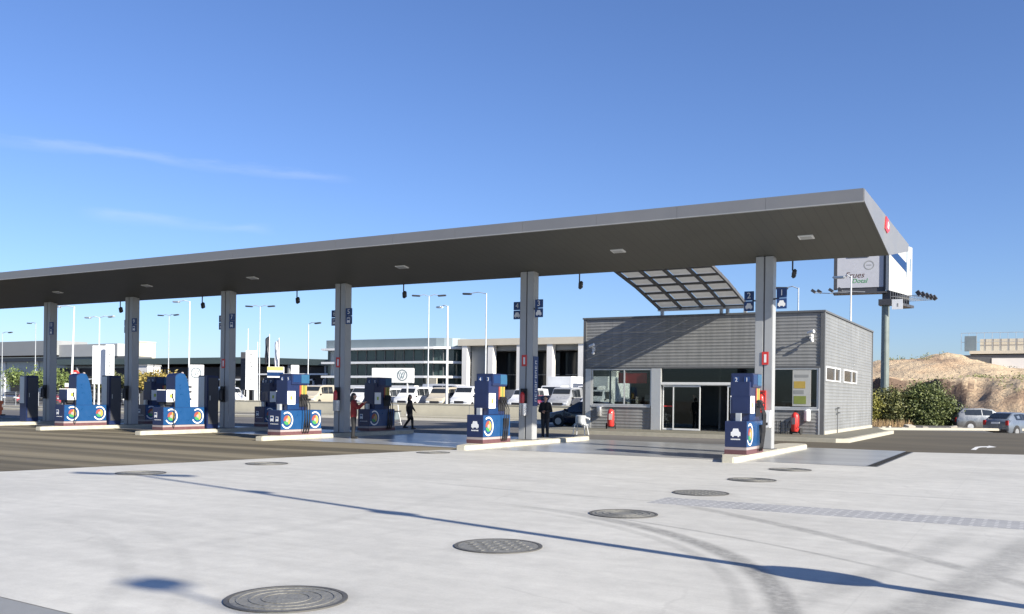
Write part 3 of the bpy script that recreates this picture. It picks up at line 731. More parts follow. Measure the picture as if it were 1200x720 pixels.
def pump_multi(loc, label, ln, icons, nums, low_head=False):
    t = thing('fuel_dispenser', loc, label, 'fuel dispenser', group='multi-hose fuel dispensers')
    low_cabinet(t, ln, icons)
    MB().box(-.27,.27,.36,1.42,.92,2.02).build('tower', M['navy'], t, bevel=.012)
    MB().box(.271,.279,.38,.98,.94,1.16).build('tower_panel', M['mid_blue'], t)
    MB().box(-.31,.31,.55,1.5,1.86,2.26).build('header', M['navy'], t, bevel=.015)
    MB().box(.311,.318,.62,1.02,1.95,2.22).build('header_panel', M['mid_blue'], t)
    MB().box(.312,.32,1.05,1.48,1.92,2.24).build('header_light_panel', M['sky_blue'], t)
    for i, nn in enumerate(nums):
        p = MB().box(-.24+i*.3,-.08+i*.3,.542,.552,1.98,2.16).build('number_plate', M['sky_blue'] if False else M['sign_blue'], t)
        text(nn, .17, M['white'], p, (-.16+i*.3,.540,2.07))
    head_box(t, .30)
    for i, m in enumerate(('dull_red','ochre','olive','ochre')):
        MB().box(.272,.29,1.00+i*.1,1.085+i*.1,1.42,1.84).build('fuel_label', M[m], t)
    MB().box(.262,.30,.98,1.42,1.05,1.40).build('nozzle_bay', M['black'], t)
    for y in (1.04, 1.17, 1.30): hose(t, y)
    ring_logo(t, .305, .33, .55, .31)
    if ln > 1.9: ring_logo(t, .305, ln-.36, .55, .31)
    MB().box(-.06,.08,.18,.30,.92,1.14).build('keypad', M['galv'], t)
    return t
def pump_wave(loc, label, ln):
    t = thing('fuel_dispenser', loc, label, 'fuel dispenser', group='blue wave-sided truck fuel dispensers')
    low_cabinet(t, ln, 'truck')
    prof = [(.60,.92),(.60,2.16),(.66,2.24),(.80,2.30),(.98,2.31),(1.08,2.27),(1.18,2.12),(1.27,1.85),(1.34,1.50),(1.38,1.20),(1.39,.92)]
    MB().prism(prof, 'x', -.27, .27).build('tower', M['navy'], t, bevel=.01)
    MB().prism([(y*.985+.015, z*.995) for y, z in prof], 'x', .272, .285).build('wave_panel', M['blue'], t)
    MB().ball((.2,1.02,2.30), .06, 8).build('beacon', M['pale_band'], t)
    head_box(t, .12)
    MB().box(-.22,.22,.22,.54,1.0,1.12).build('nozzle_bay', M['black'], t)
    MB().box(-.1,.1,.2,.5,.92,1.10).build('keypad', M['charcoal'], t)
    hose(t, .42, .30)
    for z in (1.25, 1.55, 1.75): MB().cyl((.2,1.36,z),(.2,1.48,z),.045,n=10).build('coupling', M['charcoal'], t)
    ring_logo(t, .305, .40, .55, .31)
    ring_logo(t, .305, ln-.36, .55, .31)
    return t
ZI = .153
pump_multi((cx_cols[5]+.11, 25.2, ZI), 'navy fuel dispenser with car symbol headed 2 and 1 in front of the shop', 1.75, 'car', ('2','1'))
pump_multi((cx_cols[4]+.0, 25.15, ZI), 'navy fuel dispenser with car symbol beside the shiny steel paper bin column', 1.75, 'car', ('4','3'))
pump_multi((cx_cols[3]-.02, 24.95, ZI), 'blue fuel dispenser with two ring emblems and coloured nozzle strips near the person in red', 2.2, 'both', ('6','5'))
p3 = pump_wave((cx_cols[2]+.0, 25.05, ZI), 'bright blue wave-shaped truck pump in front of the white totem with a round emblem', 2.1)
p2 = pump_wave((cx_cols[1]-.0, 25.05, ZI), 'bright blue wave-shaped truck pump in front of the twin white banners', 2.1)
# second dispensers at the shaded rear of the truck islands
pr = pump_multi((cx_cols[3]-.35, 30.5, ZI), 'shaded dispenser between the person in red and the woman in black', 1.75, 'truck', ('6','5'))
pump_multi((cx_cols[2]-.3, 30.9, ZI), 'shaded dispenser close behind the two-ring blue dispenser', 1.75, 'truck', ('8','7'))
pump_multi((cx_cols[1]-.2, 29.4, ZI), 'shaded dispenser just right of the second column from the left', 1.75, 'truck', ('10','9'))
# dark service cabinets between truck pump and column
for x, lab in ((cx_cols[2]+.02,'dark slim cabinet with a grey side just left of the third column'), (cx_cols[1]+.02,'dark slim cabinet just left of the second column'), (cx_cols[0]-.0,'dark slim cabinet just left of the first column')):
    t = thing('service_cabinet', (x, 27.3, ZI), lab, 'cabinet', group='slim dark cabinets behind the truck pumps')
    MB().box(-.28,.28,0,.62,0,2.25).build('case', M['navy'], t, bevel=.02)
    MB().box(.281,.292,.05,.57,.2,2.15).build('door', M['charcoal'], t)
    MB().box(-.26,.1,-.012,-.002,.9,2.2).build('front_panel', M['galv'], t)
    MB().cyl((.31,.12,1.2),(.31,.12,1.4),.015,n=6).build('handle', M['galv'], t)

# ------------------------------------------------------------------ shop building
BX0, BX1, BY0, BY1, BZ = -19.92, -8.2, 42.37, 56.2, 5.66
sh = thing('shop_building', (-14, 42.4, .15), 'flat roofed grey ribbed metal shop with glazed entrance', 'shop building')
def sv(p): return (p[0]+14, p[1]-42.4, p[2]-.15)
def corrugated(x0, y0, x1, y1, z0, z1, nrm, pitch=.15, dep=.011):
    """horizontal ribbed sheet standing between two ground points"""
    vs = []; zs = []
    z = z0
    while z < z1 - 1e-4:
        for f, d in ((0,0),(.42,0),(.58,dep),(.88,dep)):
            zz = z + f*pitch
            if zz < z1: zs.append((zz, d))
        z += pitch
    zs.append((z1, 0))
    for zz, d in zs:
        vs.append(sv((x0+nrm[0]*d, y0+nrm[1]*d, zz))); vs.append(sv((x1+nrm[0]*d, y1+nrm[1]*d, zz)))
    return vs, [(2*i, 2*i+1, 2*i+3, 2*i+2) for i in range(len(zs)-1)]
F = BY0
b = MB()
b.add(*corrugated(BX0+.12, F, BX1-.12, F, 3.2, BZ-.06, (0,-1)))
b.add(*corrugated(BX0+.45, F-.02, -16.3, F-.02, .15, 1.22, (0,-1)))
b.add(*corrugated(-10.45, F-.02, BX1-.2, F-.02, .15, 1.22, (0,-1)))
b.build('front_cladding', M['clad'], sh)
b = MB()
X1 = BX1
b.add(*corrugated(X1, F+.12, X1, BY1-.1, 3.22, BZ-.06, (1,0)))
b.add(*corrugated(X1, F+.12, X1, BY1-.1, .30, 2.54, (1,0)))
b.add(*corrugated(X1, F+.12, X1, 42.70, 2.54, 3.22, (1,0)))
b.add(*corrugated(X1, 46.25, X1, 47.05, 2.54, 3.22, (1,0)))
b.add(*corrugated(X1, 50.9, X1, BY1-.1, 2.54, 3.22, (1,0)))
b.build('side_cladding', M['clad_light'], sh)
b = MB()
b.add(*corrugated(BX0, F+.12, BX0, 42.9, .15, BZ-.06, (-1,0)))
b.add(*corrugated(BX0, 48.6, BX0, BY1, .15, BZ-.06, (-1,0)))
b.add(*corrugated(BX0, 42.9, BX0, 48.6, 3.2, BZ-.06, (-1,0)))
b.add(*corrugated(BX0, 42.9, BX0, 48.6, .15, 1.0, (-1,0)))
b.add(*corrugated(BX0, BY1, BX1, BY1, .15, BZ-.06, (0,1)))
b.build('rear_cladding', M['clad_light'], sh)
# corner posts, parapet cap, plinth
b = MB()
def sb(x0,x1,y0,y1,z0,z1,mi=0): 
    p = sv((x0,y0,z0)); q = sv((x1,y1,z1)); b.box(p[0],q[0],p[1],q[1],p[2],q[2],mi)
sb(BX0-.02, BX0+.13, F-.05, F+.13, .15, BZ-.05); b.build('corner_post', M['trim'], sh); b = MB(); sb(BX1-.13, BX1+.045, F-.05, F+.13, .15, BZ-.05)
b.build('corner_post', M['trim'], sh); b = MB(); sb(BX1-.1, BX1+.045, BY1-.12, BY1+.03, .15, BZ-.05)
b.build('corner_post', M['trim'], sh)
b = MB(); sb(BX0-.06, BX1+.07, F-.08, F+.18, BZ-.05, BZ+.03); sb(BX1-.16, BX1+.07, F+.18, BY1+.05, BZ-.05, BZ+.03)
sb(BX0-.06, BX0+.16, F+.18, BY1+.05, BZ-.05, BZ+.03); b.build('parapet_cap', M['trim'], sh)
b = MB(); sb(BX0+.2, BX1-.2, F+.2, BY1-.2, BZ-.4, BZ-.3); b.build('roof', M['grey_panel'], sh)
b = MB(); sb(BX1-.05, BX1+.05, F+.14, BY1, .15, .30); b.build('plinth', M['kerb'], sh)
b = MB(); sb(BX0+.45, -16.3, F-.075, F+.05, 1.22, 1.30); sb(-10.45, BX1-.2, F-.075, F+.05, 1.22, 1.30); b.build('sill', M['alu'], sh)
b = MB(); sb(BX0+.13, BX1-.13, F-.045, F+.05, 3.12, 3.21); b.build('lintel', M['trim'], sh)
b = MB(); sb(-16.24,-15.76, F-.14, F+.1, .15, 3.115); sb(-11.15,-10.47, F-.10, F+.1, .15, 3.115); sb(BX0+.13,BX0+.44, F-.06,F+.1,.15,3.115); sb(BX1-.2,BX1-.13,F-.05,F+.1,.15,3.115)
b.build('pilaster', M['alu'], sh)
def window(x0, x1, z0, z1, splits, glass, fw=.06):
    global b
    b = MB(); y0, y1 = F-.03, F+.04
    sb(x0, x1, y0, y1, z0, z0+fw); sb(x0, x1, y0, y1, z1-fw, z1); sb(x0, x0+fw, y0, y1, z0+fw, z1-fw); sb(x1-fw, x1, y0, y1, z0+fw, z1-fw)
    for s in splits: sb(s-.03, s+.03, y0, y1, z0+fw, z1-fw)
    fr = b.build('window', M['alu'], sh)
    b = MB(); sb(x0+fw, x1-fw, F, F+.012, z0+fw, z1-fw); b.build('pane', glass, fr)
window(-19.46, -16.28, 1.31, 3.11, (-17.7,), M['shop_glass'])
window(-10.44, -8.42, 1.31, 3.11, (), M['shop_glass'])
for y0, y1 in ((42.72,46.22),(47.08,50.86)):
    b = MB(); x0, x1 = BX1-.02, BX1+.05
    sb(x0,x1,y0,y1,2.55,2.61); sb(x0,x1,y0,y1,3.15,3.21); sb(x0,x1,y0,y0+.09,2.61,3.15); sb(x0,x1,y1-.09,y1,2.61,3.15); sb(x0,x1,(y0+y1)/2+.4,(y0+y1)/2+.48,2.61,3.15)
    fr = b.build('side_window', M['alu_white'], sh)
    b = MB(); sb(BX1-.008, BX1+.004, y0+.09, y1-.09, 2.61, 3.15); b.build('pane', M['pane_dark'], fr)
b = MB(); x0 = BX0
sb(x0-.04,x0+.04,42.9,48.6,1.0,1.06); sb(x0-.04,x0+.04,42.9,48.6,3.14,3.2); sb(x0-.04,x0+.04,42.9,42.96,1.06,3.14); sb(x0-.04,x0+.04,48.54,48.6,1.06,3.14); sb(x0-.04,x0+.04,45.7,45.76,1.06,3.14)
fr = b.build('side_window', M['alu'], sh)
b = MB(); sb(x0-.005,x0+.005,42.96,48.54,1.06,3.14); b.build('pane', M['shop_glass'], fr)
# entrance: transom lights, sliding doors
b = MB(); sb(-15.75,-11.16,F-.02,F+.05,2.30,2.44); sb(-15.75,-11.16,F-.12,F-.02,2.34,2.46); b.build('door_track', M['alu_white'], sh)
b = MB(); sb(-15.7,-11.2,F,F+.012,2.46,3.11); tr_ = b.build('transom_glass', M['dark_glass'], sh)
for nm, x0, x1, yy in (('door_leaf',-15.70,-15.10,F+.03),('sliding_door',-15.16,-13.80,F-.05),('sliding_door',-12.5,-11.22,F-.05)):
    b = MB(); w = .05
    sb(x0,x0+w,yy-.02,yy+.02,.17,2.3); sb(x1-w,x1,yy-.02,yy+.02,.17,2.3); sb(x0+w,x1-w,yy-.02,yy+.02,.17,.25); sb(x0+w,x1-w,yy-.02,yy+.02,2.23,2.3)
    d = b.build(nm, M['alu_white'], sh)
    b = MB(); sb(x0+w,x1-w,yy-.005,yy+.005,.25,2.23); b.build('pane', M['dark_glass'], d)
    if x0 < -15.5: b = MB(); sb(x0+w,x1-w,yy-.022,yy-.012,1.28,1.33); b.build('door_bar', M['red'], d)
# interior
b = MB(); sb(BX0+.1, BX1-.1, F+.06, BY1-.1, .152, .165); b.build('shop_floor', M['floor'], sh)
b = MB(); sb(BX0+.3, BX1-.3, 51.0, 51.1, .17, 3.2); sb(-13.6, -13.5, F+2.2, 51.0, .17, 3.2); b.build('inner_wall', M['int_wall'], sh)
b = MB(); sb(BX0+.1, BX1-.1, F+.1, 51.1, 3.21, 3.28); b.build('shop_ceiling', M['int_wall'], sh)
# awning over the way from shop to canopy: curved, gridded
aw = thing('curved_awning', (-13.95, 42.5, 5.66), 'curved awning of pale panels in a dark grid rising from the shop roof', 'awning')
def ax(x, y, z): return (x+13.95, y-42.5, z-5.66)
def az(y): s = 42.7 - y; return 6.10 + .262*s - .0085*s*s
ys = [42.7 - i*1.06 for i in range(10)]
def awn_slab(x0, x1, ya, yb, d0, d1, b):
    n = 3
    for i in range(n):
        y0 = ya + (yb-ya)*i/n; y1 = ya + (yb-ya)*(i+1)/n
        vs = [ax(x, y, az(y)+d) for d in (d0, d1) for x, y in ((x0,y0),(x1,y0),(x1,y1),(x0,y1))]
        b.add(vs, [(3,2,1,0),(4,5,6,7),(0,1,5,4),(1,2,6,5),(2,3,7,6),(3,0,4,7)])
AX0, AX1 = -16.0, -11.72
for i in range(5):
    x = AX0 + (AX1-AX0)*i/4; b = MB()
    awn_slab(x-.045, x+.045, ys[0], ys[-1], -.14, 0, b); b.build('rib', M['col_dark'], aw)
for y in ys:
    b = MB(); awn_slab(AX0-.05, AX1+.05, y-.04, y+.04, -.09, -.006, b); b.build('purlin', M['col_dark'], aw)
b = MB()
for i in range(4):
    for j in range(9):
        x0 = AX0 + (AX1-AX0)*i/4 + .05; awn_slab(x0, x0+(AX1-AX0)/4-.1, ys[j]-.045, ys[j+1]+.045, .002, .03, b)
b.build('roof_panels', M['poly'], aw)
b = MB(); q = ax(0,0,0)
bb = [ax(AX0-.1,42.62,5.93), ax(AX1+.1,42.82,6.04)]
MB().box(bb[0][0],bb[1][0],bb[0][1],bb[1][1],bb[0][2],bb[1][2]).build('bearer', M['galv'], aw)
for x in (AX0+.1, (AX0+AX1)/2+.9, (AX0+AX1)/2+1.2, AX1-.1):
    p = ax(x, 42.72, 5.66); MB().box(p[0]-.07,p[0]+.07,p[1]-.07,p[1]+.07,.03,.28).build('post', M['galv'], aw)
for x in (AX0+.1, AX1-.1):
    p = ax(x, ys[-1], az(ys[-1])); MB().cyl((p[0],p[1],p[2]-.1),(p[0],p[1]-.6,p[2]-.8),.05,n=8).build('post', M['galv'], aw)
# cameras on the facade
def cctv(x, z, label):
    t = thing('security_camera', (x, F-.04, z), label, 'security camera', group='white cameras on the shop front')
    MB().obox((0,-.03,0), (.16,.06,.2)).build('mount', M['white'], t)
    MB().cyl((0,-.05,.02),(0,-.26,.12),.03,n=8).build('arm', M['white'], t)
    MB().cyl((-.1,-.30,.13),(.18,-.42,.2),.075,n=12).build('camera_body', M['white'], t)
    MB().ball((.05,-.2,-.2), .085, 10).build('dome', M['white'], t, smooth=True)
    MB().cyl((0,-.05,-.08),(.05,-.2,-.18),.025,n=8).build('arm', M['white'], t)
cctv(-8.72, 4.52, 'white security camera at the sunlit corner of the shop front')
cctv(-19.35, 4.1, 'white security camera in the shaded far corner of the shop front')
# tap standpipe on the side wall
t = thing('standpipe', (BX1+.08, 45.4, .15), 'thin standpipe with two valves on the sunlit shop side', 'standpipe')
MB().cyl((0,0,0),(0,0,1.2),.022,n=8).build('pipe', M['trim'], t)
MB().obox((.05,-.05,1.18),(.1,.25,.07)).build('valve', M['trim'], t); MB().obox((.05,.05,.95),(.1,.2,.06)).build('valve', M['trim'], t)
# poster stand behind the right window
t = thing('poster', (-9.13, F-.045, 1.40), 'white and lime poster fixed on the shop window nearest the corner', 'poster')
MB().box(-.40,.40,-.012,.012,0,1.62).build('board', M['paper'], t)
MB().box(-.34,.2,-.018,-.013,.10,.46).build('lime_block', M['olive'], t); MB().box(-.30,.30,-.018,-.013,1.30,1.42).build('grey_block', M['grey_panel'], t)
MB().box(-.34,.1,-.018,-.013,.55,.72).build('grey_block', M['grey_panel'], t); MB().box(-.34,.16,-.018,-.013,.80,1.12).build('ochre_block', M['ochre'], t)
t = thing('blue_crate', (-8.62, F+.45, .165), 'blue display box in the corner of the window beside the poster', 'box')
MB().box(-.2,.2,-.15,.15,1.15,1.55).build('box', M['blue'], t, bevel=.02); MB().box(-.22,.22,-.17,.17,0,1.15).build('plinth', M['int_wall'], t)
# shelving
for i, (x, y) in enumerate(((-18.6,45.2),(-17.2,45.2),(-10.2,45.5))):
    t = thing('shelf_unit', (x, y, .165), ['shelf of goods nearest the far side window of the shop','shelf of goods behind the window mullion','shelf of goods behind the poster window'][i], 'shelf', group='shelves of goods inside the shop')
    b = MB()
    for z in (.1,.55,1.0,1.4): b.box(-.5,.5,-.25,.25,z,z+.03)
    b.build('shelves', M['alu'], t); MB().box(-.52,.52,-.02,.02,.0,1.7 if i else 1.1).build('back_panel', M['int_wall'], t)
    g = MB()
    for z in (.13,.58,1.03)[:3 if i else 2]:
        for k in range(7): g.box(-.46+k*.13,-.36+k*.13,-.22,-.05,z,z+random.uniform(.15,.32))
    tag(g.build('goods', M['goods'], t), kind='stuff')
t = thing('red_banner', (-17.1, F+.07, 2.5), 'red banner hanging inside the shop window', 'banner')
MB().box(-.95,.55,-.01,.01,-.1,.42).build('cloth', M['red'], t); MB().cyl((-1,0,.43),(.6,0,.43),.015,n=6).build('rod', M['alu'], t)
# ash bins on the facade
for x, m, l in ((-18.95,'silver','shiny steel wall bin by the far corner of the shop front'),(-8.85,'white','white wall bin on the shop front by the near corner')):
    t = thing('wall_bin', (x, F-.18, .75), l, 'bin', group='wall bins on the shop front')
    MB().lathe((0,0,0), [(.0,.0),(.13,.0),(.14,.03),(.14,.45),(.1,.5),(.0,.5)], 18).build('drum', M[m], t, smooth=True)
    MB().box(-.06,.06,.12,.18,.1,.4).build('bracket', M['charcoal'], t)
# wheeled extinguishers
def wheeled_ext(x, y, label, rz):
    t = thing('wheeled_extinguisher', (x, y, .15), label, 'fire extinguisher', rz, group='wheeled red extinguishers by the shop')
    MB().lathe((0,0,.12), [(.0,.0),(.14,.01),(.17,.06),(.17,.68),(.14,.78),(.06,.85),(.0,.86)], 18).build('cylinder', M['red'], t, smooth=True)
    for s in (-1, 1):
        MB().cyl((s*.2,.12,.15),(s*.24,.12,.15),.15,n=16).build('wheel', M['tyre'], t)
    f = MB(); f.cyl((-.22,.12,.15),(.22,.12,.15),.018,n=6)
    for s in (-1, 1): f.cyl((s*.12,.15,.15),(s*.12,.2,1.02),.014,n=6)
    f.cyl((-.12,.2,1.02),(.12,.2,1.02),.014,n=6); f.box(-.16,.16,-.1,.18,.06,.12); f.build('trolley', M['black'], t)
    v = MB(); v.cyl((0,0,.97),(0,0,1.05),.03,n=8); v.box(-.03,.12,-.03,.03,1.03,1.07); v.build('valve', M['black'], t)
    MB().tube([(.1,0,1.05),(.25,-.05,.9),(.27,-.05,.5),(.2,-.12,.3)], .016).build('hose', M['black'], t)
    MB().box(-.08,.08,-.182,-.172,.45,.75).build('instruction_label', M['pale_band'], t)
wheeled_ext(-18.05, 41.55, 'red wheeled extinguisher under the far shop window', .3)
wheeled_ext(-9.25, 41.65, 'red wheeled extinguisher under the poster window', -.2)
t = thing('bicycle_rack', (-9.95, 41.75, .15), 'low black wire rack beside the red extinguisher under the poster window', 'rack')
for i in range(5):
    MB().tube([(-.4+i*.2,-.2,0),(-.4+i*.2,-.2,.45),(-.36+i*.2,0,.6),(-.4+i*.2,.2,.45),(-.4+i*.2,.2,0)], .014).build('hoop', M['black'], t)
MB().cyl((-.45,-.2,.05),(.45,-.2,.05),.014,n=6).build('rail', M['black'], t); MB().cyl((-.45,.2,.05),(.45,.2,.05),.014,n=6).build('rail', M['black'], t)
# windscreen wash station and trolley
t = thing('wash_station', (-17.6, 37.2, 0), 'white bucket stand for windscreen washing at the end of the island', 'wash stand')
MB().lathe((0,0,.46), [(.0,.0),(.2,.0),(.24,.05),(.24,.38),(.2,.42),(.0,.42)], 18).build('bucket', M['galv'], t, smooth=True)
b = MB()
for sx in (-1,1):
    for sy in (-1,1): b.cyl((sx*.3,sy*.2,0),(sx*.22,sy*.12,.5),.018,n=6)
b.box(-.26,.3,-.16,.16,.44,.46); b.cyl((.1,0,.8),(.42,0,.72),.05,n=8)
b.build('frame', M['alu_white'], t); MB().cyl((.1,0,.86),(.2,.05,1.05),.012,n=6).build('handle', M['black'], t)
t = thing('service_trolley', (-31.4, 41.7, 0), 'white framed trolley with a grey bin near the woman in black', 'trolley')
b = MB()
for s in (-1,1): b.tube([(s*.42,.25,0),(s*.42,0,.7),(s*.36,0,1.12)], .02)
b.cyl((-.36,0,1.12),(.36,0,1.12),.02,n=6); b.cyl((-.42,.25,.12),(.42,.25,.12),.02,n=6)
b.build('frame', M['white'], t); MB().prism([(-.36,.28),(.36,.28),(.42,.75),(-.42,.75)], 'y', -.28, .2).build('bin', M['blue_grey'], t, bevel=.03)
MB().box(-.44,.44,-.3,.22,.75,.80).build('lid', M['black'], t)

# ------------------------------------------------------------------ vehicles
def vehicle(name, label, cat, st, cabin, wheels, paint, loc, rz, group=None, tail='red', grille=True, hw=.85, zl=.72):
    """st: stations (y, zlow, zbelt, ztop, wlow, wbelt, wtop) from nose (-y) to tail; cabin: (windscreen pair, roof range, rear pair)"""
    t = thing(name, loc, label, cat, rz, group)
    rings = []
    for y, zl_, zb, ztp, wl, wb, wt in st:
        h = [(wl*.92,zl_),(wl,zl_+.14),(max(wl,wb)*1.0,(zl_+zb)/2+.06),(wb,zb),(wt,ztp)]
        rings.append([(x,y,z) for x,z in h] + [(-x,y,z) for x,z in reversed(h)])
    vs = [p for r in rings for p in r]; k = 10; fs = []
    for i in range(len(rings)-1):
        for j in range(k): fs.append((i*k+j, i*k+(j+1)%k, (i+1)*k+(j+1)%k, (i+1)*k+j))
    fs += [tuple(range(k)), tuple(range((len(rings)-1)*k, len(rings)*k))]
    body = MB().add(vs, fs).build('body', paint, t, bevel=.025, smooth=True)
    def lerp(a, b, f): return tuple(a[i]+(b[i]-a[i])*f for i in range(3))
    ws, (r0, r1), rw = cabin
    def top(i, s): return (st[i][6]*s, st[i][0], st[i][3])
    def belt(i, s): return (st[i][5]*s, st[i][0], st[i][2])
    for nm, (i0, i1), sg in (('windscreen', ws, -1), ('rear_window', rw, 1)):
        if i0 is None: continue
        a, b_, c, d = top(i0,-1), top(i0,1), top(i1,1), top(i1,-1)
        q = [lerp(a,d,.08), lerp(b_,c,.08), lerp(b_,c,.90), lerp(a,d,.90)]
        q = [(p[0]*.90, p[1]+sg*.018, p[2]+.02) for p in q]
        w = MB().add(q + [(p[0],p[1]-sg*.02,p[2]-.02) for p in q], [(0,1,2,3),(7,6,5,4),(0,1,5,4),(1,2,6,5),(2,3,7,6),(3,0,4,7)]).build(nm, M['car_glass'], t)
    for s in (-1, 1):
        for i in range(r0, r1):
            q = [lerp(belt(i,s),top(i,s),.10), lerp(belt(i+1,s),top(i+1,s),.10), lerp(belt(i+1,s),top(i+1,s),.86), lerp(belt(i,s),top(i,s),.86)]
            c = tuple(sum(p[j] for p in q)/4 for j in range(3)); q = [lerp(c,p,.93) for p in q]
            MB().add([(p[0]+s*.012,p[1],p[2]) for p in q] + [(p[0]-s*.03,p[1],p[2]) for p in q], [(0,1,2,3),(7,6,5,4),(0,1,5,4),(1,2,6,5),(2,3,7,6),(3,0,4,7)]).build('side_window', M['car_glass'], t)
    r, ya, yb, tw = wheels
    for yy in (ya, yb):
        for s in (-1, 1):
            w = MB().cyl((s*(tw-.2),yy,r),(s*(tw+.015),yy,r),r,n=20).build('wheel', M['tyre'], t, bevel=.02)
            MB().cyl((s*(tw+.012),yy,r),(s*(tw+.022),yy,r),r*.62,n=16).build('rim', M['rim'], w)
            MB().cyl((s*(tw-.25),yy,r+.03),(s*(tw+.004),yy,r+.03),r*1.16,n=20).build('wheel_arch', M['grille'], t)
    y0, y1 = st[0][0], st[-1][0]
    for s in (-1, 1):
        MB().obox((s*hw*.74,y0-.0,zl),(.34,.10,.17)).build('headlight', M['lamp_clear'], t, bevel=.03)
        MB().obox((s*hw*.82,y1-.0,zl+.12),(.18,.08,.3)).build('tail_light', M['lamp_red'], t, bevel=.02)
        MB().obox((s*(st[3][5]+.09), st[3][0]-.02, st[3][2]+.06),(.16,.1,.13)).build('mirror', M['grille'] if paint != M['car_silver'] else paint, t, bevel=.02)
    MB().box(-hw*.48,hw*.48,y0-.03,y0+.03,zl-.12,zl+.08).build('grille', M['grille'], t)
    MB().box(-hw*.75,hw*.75,y0-.045,y0+.05,st[0][1]+.02,st[0][1]+.17).build('bumper', M['grille'], t)
    MB().box(-hw*.85,hw*.85,y1-.05,y1+.045,st[-1][1]+.02,st[-1][1]+.17).build('bumper', M['grille'], t)
    MB().box(-.26,.26,y1+.02,y1+.05,zl+.05,zl+.16).build('number_plate', M['white'], t)
    return t
VAN = [(-2.55,.32,.80,.90,.86,.84,.72),(-2.42,.26,.98,1.08,.93,.92,.80),(-1.95,.24,1.12,1.22,.96,.95,.84),(-1.55,.24,1.16,1.50,.97,.96,.84),(-1.1,.24,1.18,1.98,.97,.96,.80),(-.75,.24,1.18,2.08,.97,.96,.80),(.3,.24,1.18,2.12,.97,.96,.80),(1.3,.24,1.18,2.12,.97,.96,.80),(2.3,.24,1.18,2.10,.96,.95,.79),(2.42,.28,1.16,2.02,.94,.93,.77)]
HATCH = [(-2.05,.30,.58,.66,.76,.72,.60),(-1.95,.22,.70,.76,.82,.80,.68),(-1.15,.20,.86,.92,.86,.84,.72),(-.85,.20,.90,1.02,.87,.85,.70),(-.15,.20,.92,1.42,.87,.85,.60),(.45,.20,.93,1.47,.87,.85,.60),(1.25,.20,.95,1.42,.87,.85,.59),(1.85,.22,.96,1.08,.85,.82,.64),(2.02,.28,.80,.90,.80,.78,.62)]
SUV = [(-2.25,.34,.72,.82,.80,.76,.64),(-2.15,.28,.88,.96,.87,.84,.72),(-1.25,.26,1.02,1.08,.90,.88,.76),(-.9,.26,1.06,1.18,.91,.89,.74),(-.25,.26,1.08,1.58,.91,.89,.66),(.5,.26,1.09,1.66,.91,.89,.66),(1.75,.26,1.10,1.62,.91,.89,.66),(2.15,.28,1.10,1.24,.90,.87,.72),(2.28,.34,.86,1.0,.86,.84,.68)]
vans = 'white vans parked behind the low wall'
v0 = vehicle('parked_van', 'white van behind the low wall beside the slim lamp post before the glass showroom', 'van', VAN, ((3,4),(4,7),(9,8)), (.34,-1.7,1.5,.97), M['car_white'], (-51.3,71.5,.35), R(8), vans, hw=.9, zl=.74)
for x, y, l in ((-54.9,72,'white van behind the low wall below the white sign with a round emblem'),(-48.2,72,'white van behind the low wall between the tall white lamp post and the thin pole'),
                (-45.2,71.6,'white van behind the low wall in front of the grey panel of the cream hall'),(-39.2,72,'white van behind the low wall partly behind the column with the vertical notice'),
                (-35.5,72,'white van behind the low wall right beside the small red car'),(-32.3,71.5,'white van seen through the shop windows'),
                (-58.2,73,'white van behind the low wall just right of the person in the red jacket'),(-64.0,72.5,'white van behind the low wall left of the column beside the person in red'),(-68.5,73,'white van behind the low wall beside the two-ring dispenser head')):
    dup(v0, (x,y,.35), R(random.uniform(2,14)), l)
for n_, o_ in enumerate([q for q in COL.objects if q.name.startswith('parked_van.')]):
    if n_ % 3 == 1:
        for ch in o_.children:
            if ch.name.startswith('body'): ch.material_slots[0].link = 'OBJECT'; ch.material_slots[0].material = M[('van_grey','van_beige')[n_ % 2]]
    o_.scale = (1, 1, 1 + .06*((n_*7) % 5 - 2)/2)
dup(v0, (-75.5,71,.1), R(75), 'white van side-on behind the wire fence left of the two-ring dispenser', scale=(1,1,1.05))
for x, l in ((-50.8,'long white high-roofed van parked side-on behind the row of vans'),):
    dup(v0, (x,77,.4), R(86), l, scale=(1.05,1.25,1.15))
# box lorries behind the van row
for i, (x, l) in enumerate(((-38.7,'white box body lorry rising behind the van row beside the notice column'),(-35.0,'white box body lorry rising behind the small red car'))):
    t = thing('box_lorry', (x, 79, .35), l, 'lorry', group='white box lorries behind the van row')
    MB().box(-1.25,1.25,-2,3.2,.95,3.25).build('cargo_box', M['white'], t, bevel=.03)
    c = MB().prism([(-4.0,.55),(-4.05,1.4),(-3.6,2.35),(-2.1,2.4),(-2.1,.55)], 'x', -1.05, 1.05).build('cab', M['car_white'], t, bevel=.05)
    MB().prism([(-4.03,1.45),(-3.98,1.45),(-3.6,2.25),(-3.66,2.25)], 'x', -.9, .9).build('windscreen', M['car_glass'], t)
    MB().box(-1.0,1.0,-4,3.1,.5,.95).build('chassis', M['grille'], t)
    for y in (-3.2, 2.0):
        for s in (-1,1): MB().cyl((s*.75,y,.45),(s*1.05,y,.45),.45,n=16).build('wheel', M['tyre'], t)
    for s in (-1,1): MB().obox((s*.75,-4.03,.8),(.3,.08,.2)).build('headlight', M['lamp_clear'], t)
c0 = vehicle('parked_car', 'small red car between white vans behind the low wall', 'car', HATCH, ((3,4),(4,6),(7,6)), (.31,-1.3,1.25,.87), M['car_red'], (-37.55,71.6,.35), R(6))
